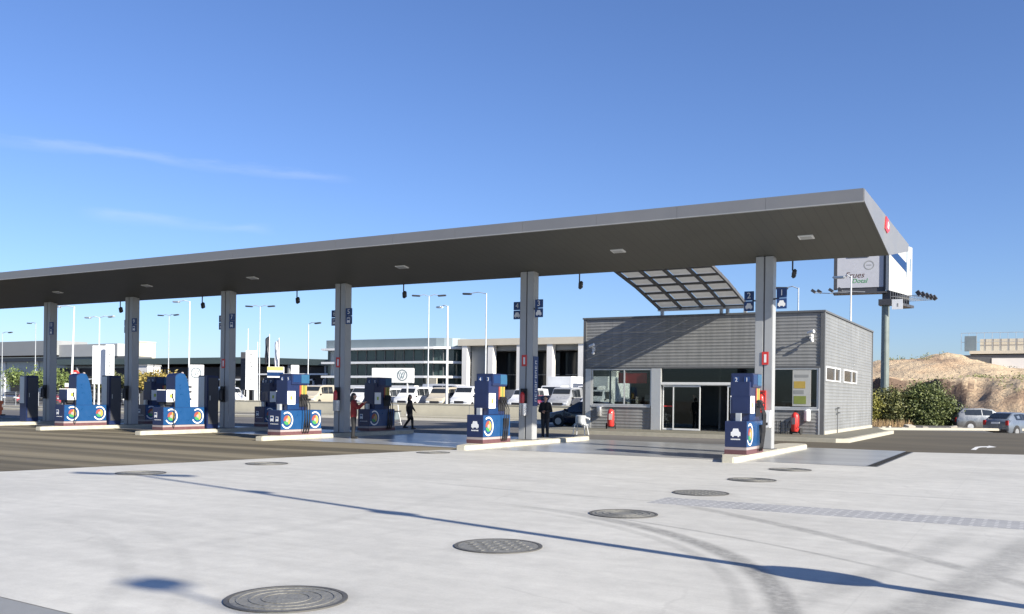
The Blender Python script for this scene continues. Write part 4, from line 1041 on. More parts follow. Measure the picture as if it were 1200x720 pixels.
vehicle('parked_car', 'dark blue car parked past the far corner of the shop', 'car', HATCH, ((3,4),(4,6),(7,6)), (.31,-1.3,1.25,.87), M['car_navy'], (-22.4,47.9,0), R(-86))
vehicle('parked_car', 'pale blue silver saloon at the right edge of the picture below the earth bank', 'car', HATCH, ((3,4),(4,6),(7,6)), (.31,-1.3,1.25,.87), M['car_blue'], (-1.15,64.6,-.38), R(152))
vehicle('parked_car', 'silver estate car parked beyond the bush', 'car', SUV, ((3,4),(4,6),(7,6)), (.35,-1.4,1.35,.91), M['car_silver'], (-3.2,73.6,-.40), R(118))
vehicle('parked_car', 'dark car half hidden by the silver estate car beyond the bush', 'car', SUV, ((3,4),(4,6),(7,6)), (.35,-1.4,1.35,.91), M['car_dark'], (-4.7,76.6,-.40), R(130))
for i, (x, y, m, l) in enumerate(((-121,75,'car_dark','dark car at the far left by the warehouse'),(-112.6,72,'car_red','red car parked in front of the grey warehouse by the young tree'),(-116.8,76,'car_silver','silver car between the two far left trees'),(-104.8,72,'car_red','red car behind the first blue truck pump'),(-108.9,76,'car_silver','silver car far behind the first column'),(-96.5,75,'car_dark','dark car behind the second truck pump'),(-86,74,'car_white','white car far behind the second column'),(-79.5,73,'car_dark','dark car behind the wire fence past the third column'))):
    vehicle('parked_car', l, 'car', HATCH, ((3,4),(4,6),(7,6)), (.31,-1.3,1.25,.87), M[m], (x,y,0), R(random.uniform(20,60)), 'cars parked before the far buildings')

# ------------------------------------------------------------------ people
def flesh(name, caps, balls, m, parent, vox=.012, smooth=4):
    """one continuous surface grown round tapered limbs: caps = (p0, r0, p1, r1), balls = (centre, r, scale)"""
    b = MB()
    for p0, r0, p1, r1 in caps:
        if (Vector(p0)-Vector(p1)).length > 1e-4: b.cyl(p0, p1, r0, r1, 14)
        b.ball(p0, r0*.995, 12); b.ball(p1, r1*.995, 12)
    for c, r, sc3 in balls: b.ball(c, r, 16, sc=sc3)
    o = b.build(name, m, parent)
    rm = o.modifiers.new('r', 'REMESH'); rm.mode = 'VOXEL'; rm.voxel_size = vox; rm.use_smooth_shade = True
    sm = o.modifiers.new('s', 'SMOOTH'); sm.factor = .5; sm.iterations = smooth
    bpy.context.view_layer.update()
    me = bpy.data.meshes.new_from_object(o.evaluated_get(bpy.context.evaluated_depsgraph_get()))
    o.modifiers.clear(); old = o.data; o.data = me; bpy.data.meshes.remove(old)
    if not me.materials: me.materials.append(m)
    for p in me.polygons: p.use_smooth = True
    return o
def person(loc, rz, label, pose, top_m, leg_m, long_hair, h=1.7, coat=False):
    """figure facing -Y; pose gives elbows, wrists, knees, ankles"""
    t = thing('person', loc, label, 'person', rz); k = h/1.7
    P = lambda x, y, z: (x*k, y*k, z*k)
    V = lambda p: (p[0]*k, p[1]*k, p[2]*k)
    body, jac, tro = [], [], []
    for s in (-1, 1):
        key = 'L' if s < 0 else 'R'
        e, w, kn, an = (pose[q+key] for q in ('elbow','wrist','knee','ankle'))
        body += [(P(s*.075,0,.93),.098*k,P(s*.060,0,1.12),.090*k),(P(s*.060,0,1.12),.090*k,P(s*.085,0,1.33),.098*k),(P(s*.06,.01,1.37),.07*k,P(s*.165,.01,1.385),.055*k),
                 (P(s*.170,.01,1.375),.052*k,V(e),.040*k),(V(e),.040*k,V(w),.027*k),(P(s*.085,0,.90),.090*k,V(kn),.058*k),(V(kn),.058*k,V(an),.038*k),
                 ((an[0]*k,(an[1]+.03)*k,(an[2]-.05)*k),.034*k,((an[0]+s*.02)*k,(an[1]-.16)*k,(an[2]-.065)*k),.026*k)]
        d = (Vector(w)-Vector(e)).normalized(); side = d.cross(Vector((0,0,1) if abs(d.z) < .8 else (0,1,0))).normalized(); nrm = d.cross(side)
        pm_ = Vector(w) + d*.075
        for off in (-.022, 0, .022): body.append((V(Vector(w)+side*off*.5),.017*k,V(pm_+side*off),.015*k))
        for off, ln in ((-.033,.062),(-.011,.078),(.011,.074),(.033,.056)):
            b0 = pm_ + side*off; b1 = b0 + d*ln*.55 + nrm*.006; b2 = b1 + d*ln*.38 + nrm*.020
            body += [(V(b0),.0095*k,V(b1),.0088*k),(V(b1),.0088*k,V(b2),.0075*k)]
        b0 = Vector(w) + d*.03 + side*.022; b1 = b0 + d*.035 + side*.028; b2 = b1 + d*.028 + side*.004
        body += [(V(b0),.012*k,V(b1),.0105*k),(V(b1),.0105*k,V(b2),.009*k)]
        zh, rh = (.58, .125) if coat else (.83, .112)
        jac += [(P(s*.075,.0,zh),rh*k,P(s*.072,0,.98),.118*k),(P(s*.072,0,.98),.118*k,P(s*.065,0,1.14),.110*k),(P(s*.065,0,1.14),.110*k,P(s*.088,0,1.34),.116*k),(P(s*.06,.01,1.385),.078*k,P(s*.165,.01,1.385),.073*k),
                (P(s*.172,.01,1.375),.071*k,V(e),.056*k),(V(e),.056*k,V(Vector(w)-d*.015),.042*k),(P(s*.03,.015,1.40),.068*k,P(s*.02,.015,1.44),.062*k)]
        tro += [(P(s*.075,0,.95),.104*k,P(s*.085,0,.86),.102*k),(P(s*.085,0,.86),.102*k,V(kn),.073*k),(V(kn),.073*k,(an[0]*k,an[1]*k,(an[2]-.01)*k),.055*k)]
        flesh('shoe', [((an[0]*k,(an[1]+.04)*k,(an[2]-.055)*k),.043*k,((an[0]+s*.015)*k,(an[1]-.06)*k,(an[2]-.06)*k),.041*k),(((an[0]+s*.015)*k,(an[1]-.06)*k,(an[2]-.06)*k),.041*k,((an[0]+s*.025)*k,(an[1]-.175)*k,(an[2]-.068)*k),.030*k)], [], M['shoe'], t)
    body.append((P(0,.015,1.38),.062*k,P(0,.0,1.52),.052*k))
    heads = [(P(0,-.005,1.615),.088*k,(.86,1.04,1.22)),(P(0,-.045,1.545),.052*k,(.9,.95,.95)),(P(0,-.102,1.592),.015*k,(.8,1.1,1.5))]
    for s in (-1,1): heads.append((P(s*.078,.0,1.600),.024*k,(.45,.8,1.25)))
    bd = flesh('body', body, heads, M['skin'], t, .0075, 2)
    e_ = MB()
    for s in (-1,1): e_.ball(P(s*.030,-.086,1.612), .0095*k, 8); e_.box((s*.030-.016)*k,(s*.030+.016)*k,-.094*k,-.086*k,1.632*k,1.637*k)
    e_.box(-.022*k,.022*k,-.098*k,-.086*k,1.548*k,1.554*k); e_.build('eyes_and_mouth', M['hair_dark'], bd)
    flesh('jacket', jac, [], top_m, t); flesh('trousers', tro, [], leg_m, t)
    hb = [(P(0,.012,1.650),.092*k,(.94,1.05,.92)),(P(0,.045,1.600),.080*k,(1.05,.85,1.15))]
    hc = []
    if long_hair: hc = [(P(0,.055,1.58),.078*k,P(0,.075,1.42),.070*k),(P(-.06,.03,1.60),.04*k,P(-.07,.03,1.44),.035*k),(P(.06,.03,1.60),.04*k,P(.07,.03,1.44),.035*k)]
    flesh('hair', hc, hb, M['hair_dark'], t, .01, 2)
    return t
stand = dict(elbowL=(-.23,.03,1.12), elbowR=(.23,.03,1.12), wristL=(-.22,-.06,.88), wristR=(.22,-.06,.88), kneeL=(-.09,-.01,.50), kneeR=(.09,-.01,.50), ankleL=(-.10,.02,.10), ankleR=(.10,.02,.10))
phone = dict(stand, elbowL=(-.22,-.16,1.16), wristL=(-.12,-.36,1.34), elbowR=(.22,-.18,1.16), wristR=(.10,-.38,1.33))
walk = dict(stand, kneeL=(-.08,-.14,.52), ankleL=(-.08,-.16,.11), kneeR=(.08,.04,.50), ankleR=(.08,.30,.14), elbowL=(-.22,.10,1.12), wristL=(-.21,.10,.88), elbowR=(.22,-.06,1.11), wristR=(.20,-.20,.92))
folded = dict(stand, elbowL=(-.25,.0,1.10), wristL=(-.05,-.20,1.06), elbowR=(.25,.0,1.10), wristR=(.06,-.22,1.10))
person((-22.55,27.5,.008), R(122), 'dark-haired person in a red jacket and dark trousers holding both hands up at chest height', phone, M['cloth_red'], M['cloth_black'], True, 1.70)
person((-26.95,37.2,0), R(112), 'woman in a long black coat walking between the dispenser and the car lane island', walk, M['cloth_black'], M['cloth_black'], True, 1.68, True)
person((-17.15,32.9,.008), R(10), 'person in dark clothes standing with hands folded beside the notice column', folded, M['cloth_black'], M['cloth_grey'], False, 1.70)
person((-14.45,43.4,.165), R(-35), 'dark figure standing inside the glazed shop entrance', stand, M['cloth_black'], M['cloth_black'], True, 1.74)

# ------------------------------------------------------------------ lamp posts, flags, signs behind the station
def lamp(x, y, h, arms, label, m='galv', z0=0, droop=-.06, ln=1.5, r=.085):
    t = thing('lamp_post', (x, y, z0), label, 'lamp post')
    MB().cyl((0,0,0),(0,0,h),r,r*.5,n=10).build('pole', M[m], t)
    MB().cyl((0,0,0),(0,0,.5),r*1.5,r*1.2,n=10).build('base', M[m], t)
    for a in arms:
        d = Vector((math.cos(R(a)), math.sin(R(a)), 0))
        MB().tube([(0,0,h-.05), tuple(d*ln*.5 + Vector((0,0,h+.12))), tuple(d*ln + Vector((0,0,h+.05)))], .035, 6).build('arm', M[m], t)
        c = d*(ln+.32) + Vector((0,0,h+.02))
        MB().obox(tuple(c), (.85,.32,.16), Matrix.Rotation(R(a),3,'Z') @ Matrix.Rotation(droop,3,'Y')).build('lamp_head', M['charcoal'] if m != 'pole_white' else M['galv'], t, bevel=.05)
    return t
lamp(-41.3,62,8.9,[150],'tall white lamp post with one dark head standing at the low wall','pole_white', ln=1.2, r=.12)
lamp(-40.1,66,10.3,[180],'slim grey lamp post with one head above the white framed building', ln=1.6)
lamp(-52.2,75,11.5,[20,200],'slim lamp post with two small heads in front of the glass showroom', ln=1.0)
lamp(-74.9,75,11.3,[20,200],'slim lamp post with two heads right of the third column', ln=1.0)
lamp(-68.9,60,10.2,[180],'white lamp post rising just left of the third column','pole_white', ln=1.5)
lamp(-95.6,80,11.4,[0,190],'slim lamp post between the second and third columns', ln=1.0)
lamp(-81.9,60,9.1,[0,180],'white lamp post with two level heads right of the first column','pole_white', ln=1.5)
t84 = lamp(-79.1,55,9.6,[180],'leaning white lamp post with a long arm beside the first column','pole_white', ln=2.2, r=.11); t84.rotation_euler = (0, R(2.0), 0)
lamp(-123.1,80,11.2,[180],'slim lamp post half hidden by the first column', ln=1.2)
lamp(-131,80,10,[0],'slim lamp post at the far left edge over the warehouse', ln=1.6)
lamp(-14.1,64,9.3,[180],'lamp post with one curved head above the shop roof right of the lane 1 sign', ln=.8)
lamp(-10.2,61,9.5,[160],'white lamp post in front of the billboard','pole_white', ln=.5)
lamp(-69.6,77,9.4,[0],'slim lamp post beside the dark drooping flag', ln=1.0)
# off-picture lamp posts whose shadows cross the apron
t = lamp(2.4,8.1,9.2,[200,20],'tall lamp post with a round sign standing just right of the picture','galv', ln=.55, r=.105)
rs = MB().cyl((0,-.125,0),(0,-.15,0),.31,n=32).build('round_sign', M['red'], t, loc=(0,0,2.2)); rs.rotation_euler = (0,0,math.atan2(-1,4.2)+R(90))
MB().obox((-.02,0,5.2),(.5,.24,.22)).build('flood_head', M['charcoal'], t, bevel=.03)
MB().obox((.0,.1,7.0),(.4,.2,.16)).build('flood_head', M['charcoal'], t, bevel=.03)
t = lamp(12.15,.99,9.4,[],'lamp post with a broad head far right of the camera','galv', r=.05)
MB().obox((0,0,9.5),(.52,.42,.14)).build('lamp_head', M['charcoal'], t, bevel=.06)


def flag(x, y, h, label, m, fl=True):
    t = thing('flagpole', (x, y, 0), label, 'flagpole', group='flagpoles before the far buildings')
    MB().cyl((0,0,0),(0,0,h),.06,.035,n=8).build('pole', M['pole_white'], t)
    if fl:
        b = MB(); n = 10; vs = []
        for i in range(n+1):
            z = h - .1 - i*.26
            for j in range(5): vs.append((-.05-.14*j*(1-.03*i)+.03*math.sin(i*.9+j), .09*math.sin(j*1.9+i*.5), z-.12*j))
        fs = [(i*5+j,i*5+j+1,(i+1)*5+j+1,(i+1)*5+j) for i in range(n) for j in range(4)]
        o = b.add(vs, fs).build('flag', m, t, smooth=True)
        sm = o.modifiers.new('t','SOLIDIFY'); sm.thickness = .01
flag(-66.6,68,7.6,'flagpole with a dark drooping flag above the two-ring dispenser', M['charcoal'])
flag(-73.6,72,8.6,'bare white flagpole behind the yellow and blue banner', M['white'], False)
flag(-65.3,68,7.2,'flagpole with a drooping white flag above the two-ring dispenser', M['white'])
flag(-70.2,70,7.0,'bare white flagpole left of the drooping flags', M['white'], False)

def totem(x, y, w, z0, z1, label, m=None, emblem=None, name='totem_sign', cat='sign', group=None, rz=R(30)):
    t = thing(name, (x, y, 0), label, cat, rz, group)
    MB().box(-w/2,w/2,-.12,.12,z0,z1).build('panel', m or M['white'], t, bevel=.03)
    if z0 > .2:
        for s in (-1,1): MB().cyl((s*w*.35,0,0),(s*w*.35,0,z0+.02),.06,n=8).build('post', M['pole_white'], t)
    if emblem:
        r, zc, xc = emblem
        b = MB(); n = 28; vs = []
        for i in range(n):
            a = 2*math.pi*i/n
            for rr in (r*.8, r): vs += [(xc+rr*math.cos(a), -.128, zc+rr*math.sin(a))]
        o = b.add(vs, [(2*i,2*i+1,(2*i+3)%(2*n),(2*i+2)%(2*n)) for i in range(n)]).build('round_emblem', M['blue_grey'], t)
        e = MB()
        for p in ([(-.55,.5),(-.2,-.55)],[(-.2,-.55),(0,.0)],[(0,.0),(.2,-.55)],[(.2,-.55),(.55,.5)],[(-.28,.62),(0,.05)],[(.28,.62),(0,.05)]):
            a, c = Vector((p[0][0]*r+xc,-.13,p[0][1]*r+zc)), Vector((p[1][0]*r+xc,-.13,p[1][1]*r+zc)); e.cyl(a, c, r*.07, n=5)
        e.build('emblem_strokes', M['blue_grey'], o)
    return t
totem(-84.6,62,1.35,2.4,6.4,'broad white banner panel of the pair left of the second column')
totem(-82.9,62,.85,2.3,6.5,'narrow white banner panel of the pair left of the second column')
totem(-67.0,66,1.1,2.0,5.85,'white vertical banner panel right of the third column')
totem(-68.4,66.6,.9,2.0,5.75,'dark vertical panel standing against the white banner right of the third column', M['charcoal'])
totem(-67.9,60,1.35,.2,4.25,'white totem with a round emblem behind the blue wave pump', None, (.5,3.5,0))
t = totem(-59.9,62,1.5,1.1,4.1,'banner with a yellow top above blue and white bands beside the two-ring dispenser', M['white'])
MB().box(-.74,.74,-.13,-.122,3.75,4.08).build('yellow_band', M['yellow'], t); MB().box(-.74,.74,-.13,-.122,3.25,3.6).build('blue_band', M['mid_blue'], t); MB().box(-.74,.74,-.13,-.122,2.55,3.0).build('blue_band', M['mid_blue'], t); MB().box(-.74,.74,-.13,-.122,1.2,2.1).build('blue_band', M['sign_blue'], t)
totem(-43.7,58,3.55,2.62,3.78,'wide white sign board with a round emblem above the van row', None, (.45,3.22,.85), rz=R(12))
for tt in [o for o in COL.objects if o.name.startswith('totem_sign') and 'banner panel' in o['label']]:
    bm_ = MB()
    for i in range(7): bm_.box(-.1+.06*(i%2),.12-.05*(i%3),-.128,-.122,3.0+i*.4,3.12+i*.4+.08*(i%2))
    bm_.build('lettering', M['grey_panel'], tt)
totem(-63.4,66,.55,1.0,4.2,'slim white banner right of the two-ring dispenser'); totem(-61.3,66,.75,1.0,4.4,'white banner beside the column with the red extinguisher', rz=R(30))
t = totem(-88.6,62,2.0,.4,2.3,'rust brown board with a white top behind the second truck pump', M['brown'], rz=R(25)); MB().box(-1.0,1.0,-.13,-.12,2.1,2.5).build('white_header', M['white'], t)
t = thing('traffic_sign', (-79.9,56,0), 'round red and white traffic sign above a dark plate by the leaning lamp post', 'traffic sign', R(35))
MB().cyl((0,0,0),(0,0,3.5),.05,n=8).build('post', M['galv'], t); MB().cyl((0,-.06,3.2),(0,-.09,3.2),.45,n=24).build('disc', M['red'], t); MB().cyl((0,-.09,3.2),(0,-.10,3.2),.24,n=20).build('disc_centre', M['white'], t)
MB().box(-.45,.45,-.08,-.05,1.2,2.1).build('plate', M['charcoal'], t); MB().box(-.38,.38,-.08,-.05,2.2,2.7).build('plate', M['red'], t)
# road barriers at the left edge
for i, (x, y, l) in enumerate(((-60.0,36.0,'orange barrier at the left edge of the picture past the canopy'),)):
    t = thing('plastic_barrier', (x, y, 0), l, 'barrier', R(20))
    b = MB(); b.box(-.8,.8,-.05,.05,.75,.95); b.box(-.8,.8,-.05,.05,.35,.55)
    for s in (-1,1): b.box(s*.65-.05,s*.65+.05,-.06,.06,.05,.98)
    b.build('panel', M['orange'], t, bevel=.02); MB().box(-.75,-.55,-.3,.3,0,.08).box(.55,.75,-.3,.3,0,.08).build('foot', M['black'], t)

# ------------------------------------------------------------------ billboard on the right
bl = thing('billboard', (-9.95, 74.5, -.4), 'two sided billboard on a tall pole behind the shop', 'billboard')
bz = .4
MB().cyl((0,0,0),(0,0,9.3+bz),.31,.28,n=16).build('pole', M['pole_green'], bl)
def frame_xf(c, ang): return Matrix.Translation(c) @ Matrix.Rotation(ang, 4, 'Z')
def bbox_t(name, m, mtx, x0,x1,y0,y1,z0,z1, parent=bl, bevel=0):
    o = MB().box(x0,x1,y0,y1,z0,z1).build(name, m, parent, bevel=bevel); o.matrix_local = mtx if parent == bl else Matrix.Identity(4); return o
A = frame_xf((-1.80,-.3,10.30+bz), R(6))         # board looking towards the station
f1 = bbox_t('board', M['poster_lilac'], A, -1.65,1.65,-.15,.15,0,3.3)
MB().box(-1.9,-1.66,-.17,.3,-.1,3.4).build('board_frame', M['charcoal'], f1); MB().box(1.66,1.95,-.17,.3,-.15,3.4).build('board_frame', M['charcoal'], f1)
MB().box(-.9,.6,-.2,-.16,2.3,2.6).build('board_lamp', M['charcoal'], f1)
text('Frues', .62, M['brown'], f1, (-.35,-.155,.95), shear=.25, depth=.006); text('Dotal', .48, M['green'], f1, (.0,-.155,.5), shear=.2, depth=.006)
b = MB(); n = 28; vs = []
for i in range(n):
    a = 2*math.pi*i/n
    for rr in (.30,.37): vs.append((.62+rr*math.cos(a), -.158, 1.68+rr*.95*math.sin(a)))
b.add(vs, [(2*i,2*i+1,(2*i+3)%(2*n),(2*i+2)%(2*n)) for i in range(n)]); b.box(.45,.8,-.16,-.157,1.66,1.72)
b.build('round_emblem', M['grey_panel'], f1)
B = frame_xf((.16,-.45,10.0+bz), R(78.5))           # board looking towards the road
f2 = bbox_t('board', M['paper'], B, 0,5.2,-.12,.12,-.0,3.85)
MB().prism([(.05,2.75),(3.8,1.75),(3.8,2.5),(.05,3.4)], 'y', -.128, -.122).build('blue_stripe', M['mid_blue'], f2)
MB().prism([(.05,.15),(3.8,.1),(3.8,1.6),(.05,2.6)], 'y', -.128, -.122).build('cream_field', M['cream_render'], f2)
MB().box(3.85,4.0,-.128,-.122,1.4,3.8).box(4.6,4.8,-.128,-.122,1.9,2.9).build('grey_lines', M['sky_blue'], f2)
MB().box(.6,.72,-.128,-.122,1.1,1.25).box(1.6,1.75,-.132,-.129,.8,.95).box(2.2,2.6,-.132,-.129,1.0,1.1).build('small_marks', M['grey_panel'], f2)
b = MB()
for i in range(9): b.box(.1+i*.52,.22+i*.52,-.2,.4,-.75,-.02)
b.box(0,5.2,-.3,.5,-.95,-.75); ct = b.build('catwalk', M['charcoal'], bl); ct.matrix_local = B
b = MB(); b.box(-1.9,1.9,-.55,.4,-.5,-.38); b.box(-1.6,1.8,-.1,.1,-.38,-.02); ct = b.build('catwalk', M['charcoal'], bl); ct.matrix_local = A
MB().box(-.45,.45,-.5,.5,8.9+bz,9.35+bz).build('head_frame', M['charcoal'], bl)
for x in (.5,1.5,2.5,3.4,4.3):
    a = MB().cyl((x,-.1,-.45),(x,-2.1,-.45),.03,n=6).build('light_arm', M['galv'], bl); a.matrix_local = B
    MB().obox((x,-2.1,-.30),(.22,.28,.36), Matrix.Rotation(R(-35),3,'X')).build('floodlight', M['charcoal'], a)
for x, y in ((-1.6,-.2),(-1.2,.1),(-.3,-.4),(.4,-.8)):
    p = A @ Vector((x, y, -.42)); q = p + Vector((-1.75,-.25,.12))
    a = MB().cyl(tuple(p), tuple(q), .03, n=6).build('light_arm', M['galv'], bl)
    MB().obox((q.x, q.y, q.z+.12),(.34,.26,.22), Matrix.Rotation(R(35),3,'Y')).build('floodlight', M['charcoal'], a)
MB().box(.5,1.25,-.45,-.4,8.55+bz,9.3+bz).build('owner_plate', M['white'], bl); MB().box(.85,.95,-.456,-.451,8.75+bz,9.0+bz).build('owner_mark', M['grey_panel'], bl)

# ------------------------------------------------------------------ far buildings
# glass showroom with white sun shelves
g1 = thing('glass_showroom', (-64, 85, 0), 'glazed showroom with three white horizontal shelves and blue grey roof band', 'building')
def lo(x): return x+64
def arc_plan(x0, x1, y0, y1, r, out=0):
    pts = [(lo(x0)-0, y1), (lo(x0), y0-out)]
    for i in range(7):
        a = R(-90 + 15*i); pts.append((lo(x1)-r + (r+out)*math.cos(a), y0+r + (r+out)*math.sin(a)))
    pts.append((lo(x1)+out, y1)); return [(x, y-85) for x, y in pts]
MB().prism(arc_plan(-74,-55.6,85,99,3.5), 'z', 6.95, 8.1).build('roof_band', M['blue_grey'], g1)
MB().prism(arc_plan(-74,-55.6,85.3,99,3.3), 'z', .0, 6.95).build('glazing', M['pane_green'], g1)
for z in (6.85, 5.25, 3.62):
    MB().prism(arc_plan(-74,-55.6,85,98.8,3.5,.9), 'z', z, z+.24).build('sun_shelf', M['white'], g1)
b = MB()
for i in range(13): x = -73.5+i*1.35; b.box(lo(x)-.04,lo(x)+.04,.2,.31,.3,6.85)
b.build('mullions', M['trim'], g1)
MB().box(lo(-73.6),lo(-71.2),.22,.32,3.9,6.8).build('pale_glazing', M['pane_pale'], g1)
for x in (-72.2,-69.0,-65,-61): MB().cyl((lo(x),.9,0),(lo(x),.9,6.9),.16,n=10).build('inner_column', M['white_render'], g1)
MB().box(lo(-74),lo(-60),-1.4,.2,2.35,2.75).build('porch_roof', M['white'], g1)
for x in (-73,-70.5,-66.5,-62): MB().cyl((lo(x),-1.1,0),(lo(x),-1.1,2.35),.1,n=8).build('porch_post', M['white'], g1)
MB().box(lo(-58.8),lo(-57.4),-.9,-.7,2.4,3.6).build('sign_panel', M['kerb'], g1)
# white framed hall
h1 = thing('white_framed_hall', (-45, 85, 0), 'cream topped hall with tall white pillars in front of dark glazing', 'building')
def lh(x): return x+45
MB().box(lh(-55.2),lh(-30),-.1,14,7.15,7.85).build('roof_beam', M['cream_render'], h1)
MB().box(lh(-55.2),lh(-30),.9,14,6.6,7.15).build('soffit_band', M['grey_panel'], h1)
for x in (-54.35,-51.05,-47.5,-43.9,-40.3,-36.7,-33.1): MB().box(lh(x)-.33,lh(x)+.33,0,.7,0,7.15).build('pillar', M['white_render'], h1)
MB().box(lh(-55.2),lh(-30),4,14,0,6.6).build('hall_wall', M['void'], h1)
MB().box(lh(-53.9),lh(-51.6),.75,.9,0,6.6).build('grey_wall_panel', M['grey_panel'], h1)
for x in (-50.6,-47,-43.4,-39.8,-36.2):
    f = MB().box(lh(x),lh(x)+2.9,2.8,2.9,2.4,6.4).build('window', M['pane_dark'], h1)
    MB().box(lh(x)+1.4,lh(x)+1.5,2.74,2.8,2.4,6.4).box(lh(x),lh(x)+2.9,2.74,2.8,4.0,4.1).build('mullions', M['trim'], f)
MB().box(lh(-51),lh(-30),2.6,2.8,0,2.4).build('low_wall', M['white_render'], h1)
# long dark hall with green fascia
d1 = thing('long_dark_hall', (-98, 90, 0), 'long low hall with a dark green fascia and white framed openings', 'building')
def ld(x): return x+98
MB().prism([(ld(-134),6.55),(ld(-92),6.5),(ld(-74.5),5.95),(ld(-74.5),5.2),(ld(-92),5.65),(ld(-134),5.7)], 'y', -.3, 16).build('fascia', M['green_fascia'], d1)
MB().box(ld(-133.5),ld(-75),.5,15.5,0,5.2).build('hall_wall', M['void'], d1)
for i in range(11):
    x = -131 + i*5.2
    f = MB().box(ld(x),ld(x)+3.4,.3,.45,.4,3.4).build('window', M['pane_dark'], d1)
    MB().box(ld(x)-.12,ld(x),.25,.5,.3,3.6).box(ld(x)+3.4,ld(x)+3.52,.25,.5,.3,3.6).box(ld(x)-.12,ld(x)+3.52,.25,.5,3.4,3.6).box(ld(x)+1.65,ld(x)+1.75,.28,.45,.4,3.4).build('frame', M['white'], f)
for i in range(9): MB().box(ld(-128+i*6.2)-.15,ld(-128+i*6.2)+.15,-.1,.3,0,5.4).build('pillar', M['grey_panel'], d1)
b = MB(); b.box(ld(-92),ld(-75),-.35,-.1,4.1,4.3); b.build('white_rail', M['white'], d1)
# far left warehouse
w1 = thing('grey_warehouse', (-128, 92, 0), 'pale grey warehouse with a deep parapet and a dark band under it', 'building')
def lw(x): return x+128
MB().box(lw(-190),lw(-134),-1.5,4,7.3,9.6).build('parapet', M['parapet'], w1)
MB().box(lw(-134),lw(-120),-1.0,1.5,7.0,8.9).build('parapet', M['parapet_pale'], w1)
MB().box(lw(-190),lw(-117),-.8,2.8,6.4,7.0).build('dark_band', M['trim'], w1)
MB().box(lw(-190),lw(-117),0,2.6,0,6.4).build('warehouse_wall', M['pane_pale'], w1)
for i in range(8): MB().box(lw(-186+i*9),lw(-185.6+i*9),-.2,0,0,6.4).build('pilaster', M['white'], w1)
for i in range(8): MB().box(lw(-184+i*9),lw(-178.6+i*9),-.12,-.02,.1,4.0).build('loading_door', M['void'], w1)
t = thing('roof_tower', (-122.6, 96, 0), 'pale square tower block behind the second column', 'building')
MB().box(-1.2,1.2,0,3,0,9.4).build('tower_wall', M['wall_cream'], t); MB().box(-1.3,1.3,-.1,3.1,9.4,9.6).build('cornice', M['parapet_pale'], t); MB().box(-.4,.4,-.05,0,8.3,9.1).build('window', M['pane_dark'], t)
t = thing('kiosk_block', (-100.5, 80, 0), 'small pale block beside the yellow tree', 'building'); MB().box(-.95,.95,0,2,0,5.0).build('block_wall', M['white_render'], t); MB().box(-1.05,1.05,-.1,2.1,5.0,5.2).build('roof_slab', M['grey_panel'], t); MB().box(-.5,.5,-.05,0,0,2.2).build('door', M['trim'], t)
# low cream wall
lw_ = thing('low_wall', (-45, 60.2, 0), 'low cream wall running along the far side of the road', 'wall')
MB().box(-27,24.4,0,.25,0,.98).build('wall_body', M['wall_cream'], lw_); MB().box(-27.05,24.45,-.04,.29,.98,1.04).build('coping', M['kerb'], lw_)
for i in range(10): MB().box(-26+i*5.5,-25.97+i*5.5,-.006,.0,.02,.96).build('joint', M['grey_panel'], lw_)
# raised display ground behind the wall
tag(MB().box(-76,-20.6,60.45,84.5,-.02,.35).build('display_ground', M['asphalt_back']), kind='structure')
# wire fence left of the wall
wf = thing('wire_fence', (-88, 60.2, 0), 'thin wire fence between the banner and the white totem', 'fence')
for i in range(13): MB().cyl((-12+i*2,0,0),(-12+i*2,0,1.5),.03,n=6).build('post', M['galv'], wf)
b = MB()
for z in (.1,.5,.9,1.3,1.48): b.cyl((-12,0,z),(12,0,z),.012,n=4)
for i in range(121): b.cyl((-12+i*.2,.0,.1),(-12+i*.2,0,1.48),.006,n=3)
b.build('mesh_panel', M['galv'], wf)
# hilltop building on the right
hb_ = thing('hilltop_building', (-4.6, 137, 3.6), 'white building with a beige roof terrace on top of the earth bank', 'building')
MB().prism([(-4.2,4.2),(16,4.33),(16,4.0),(.6,3.8),(-1.6,2.5)], 'y', -3, 14).build('terrace_slab', M['trim'], hb_)
MB().box(-3.0,16,-3.2,14,4.35,4.75).build('terrace_edge', M['cream_render'], hb_)
MB().box(-1.8,16,-2.6,14,4.75,6.3).build('upper_wall', M['cream_render'], hb_)
MB().box(-.4,16,-3.05,13,-1.5,3.78).build('lower_wall', M['white_render'], hb_)
for i in range(5): 
    f = MB().box(3.5+i*3,5.2+i*3,-3.1,-3.05,.9,2.2).build('window', M['pane_dark'], hb_)
b = MB()
for i in range(12): b.cyl((-4+i*.9,-2.8,4.75),(-4+i*.9,-2.8,7.1),.03,n=5)
for z in (5.9,7.1): b.cyl((-4,-2.8,z),(6,-2.8,z),.03,n=5)
b.build('railing', M['galv'], hb_)
MB().box(-3.6,-2.2,-2.9,-2.0,4.76,6.7).build('cooling_unit', M['blue_grey'], hb_)

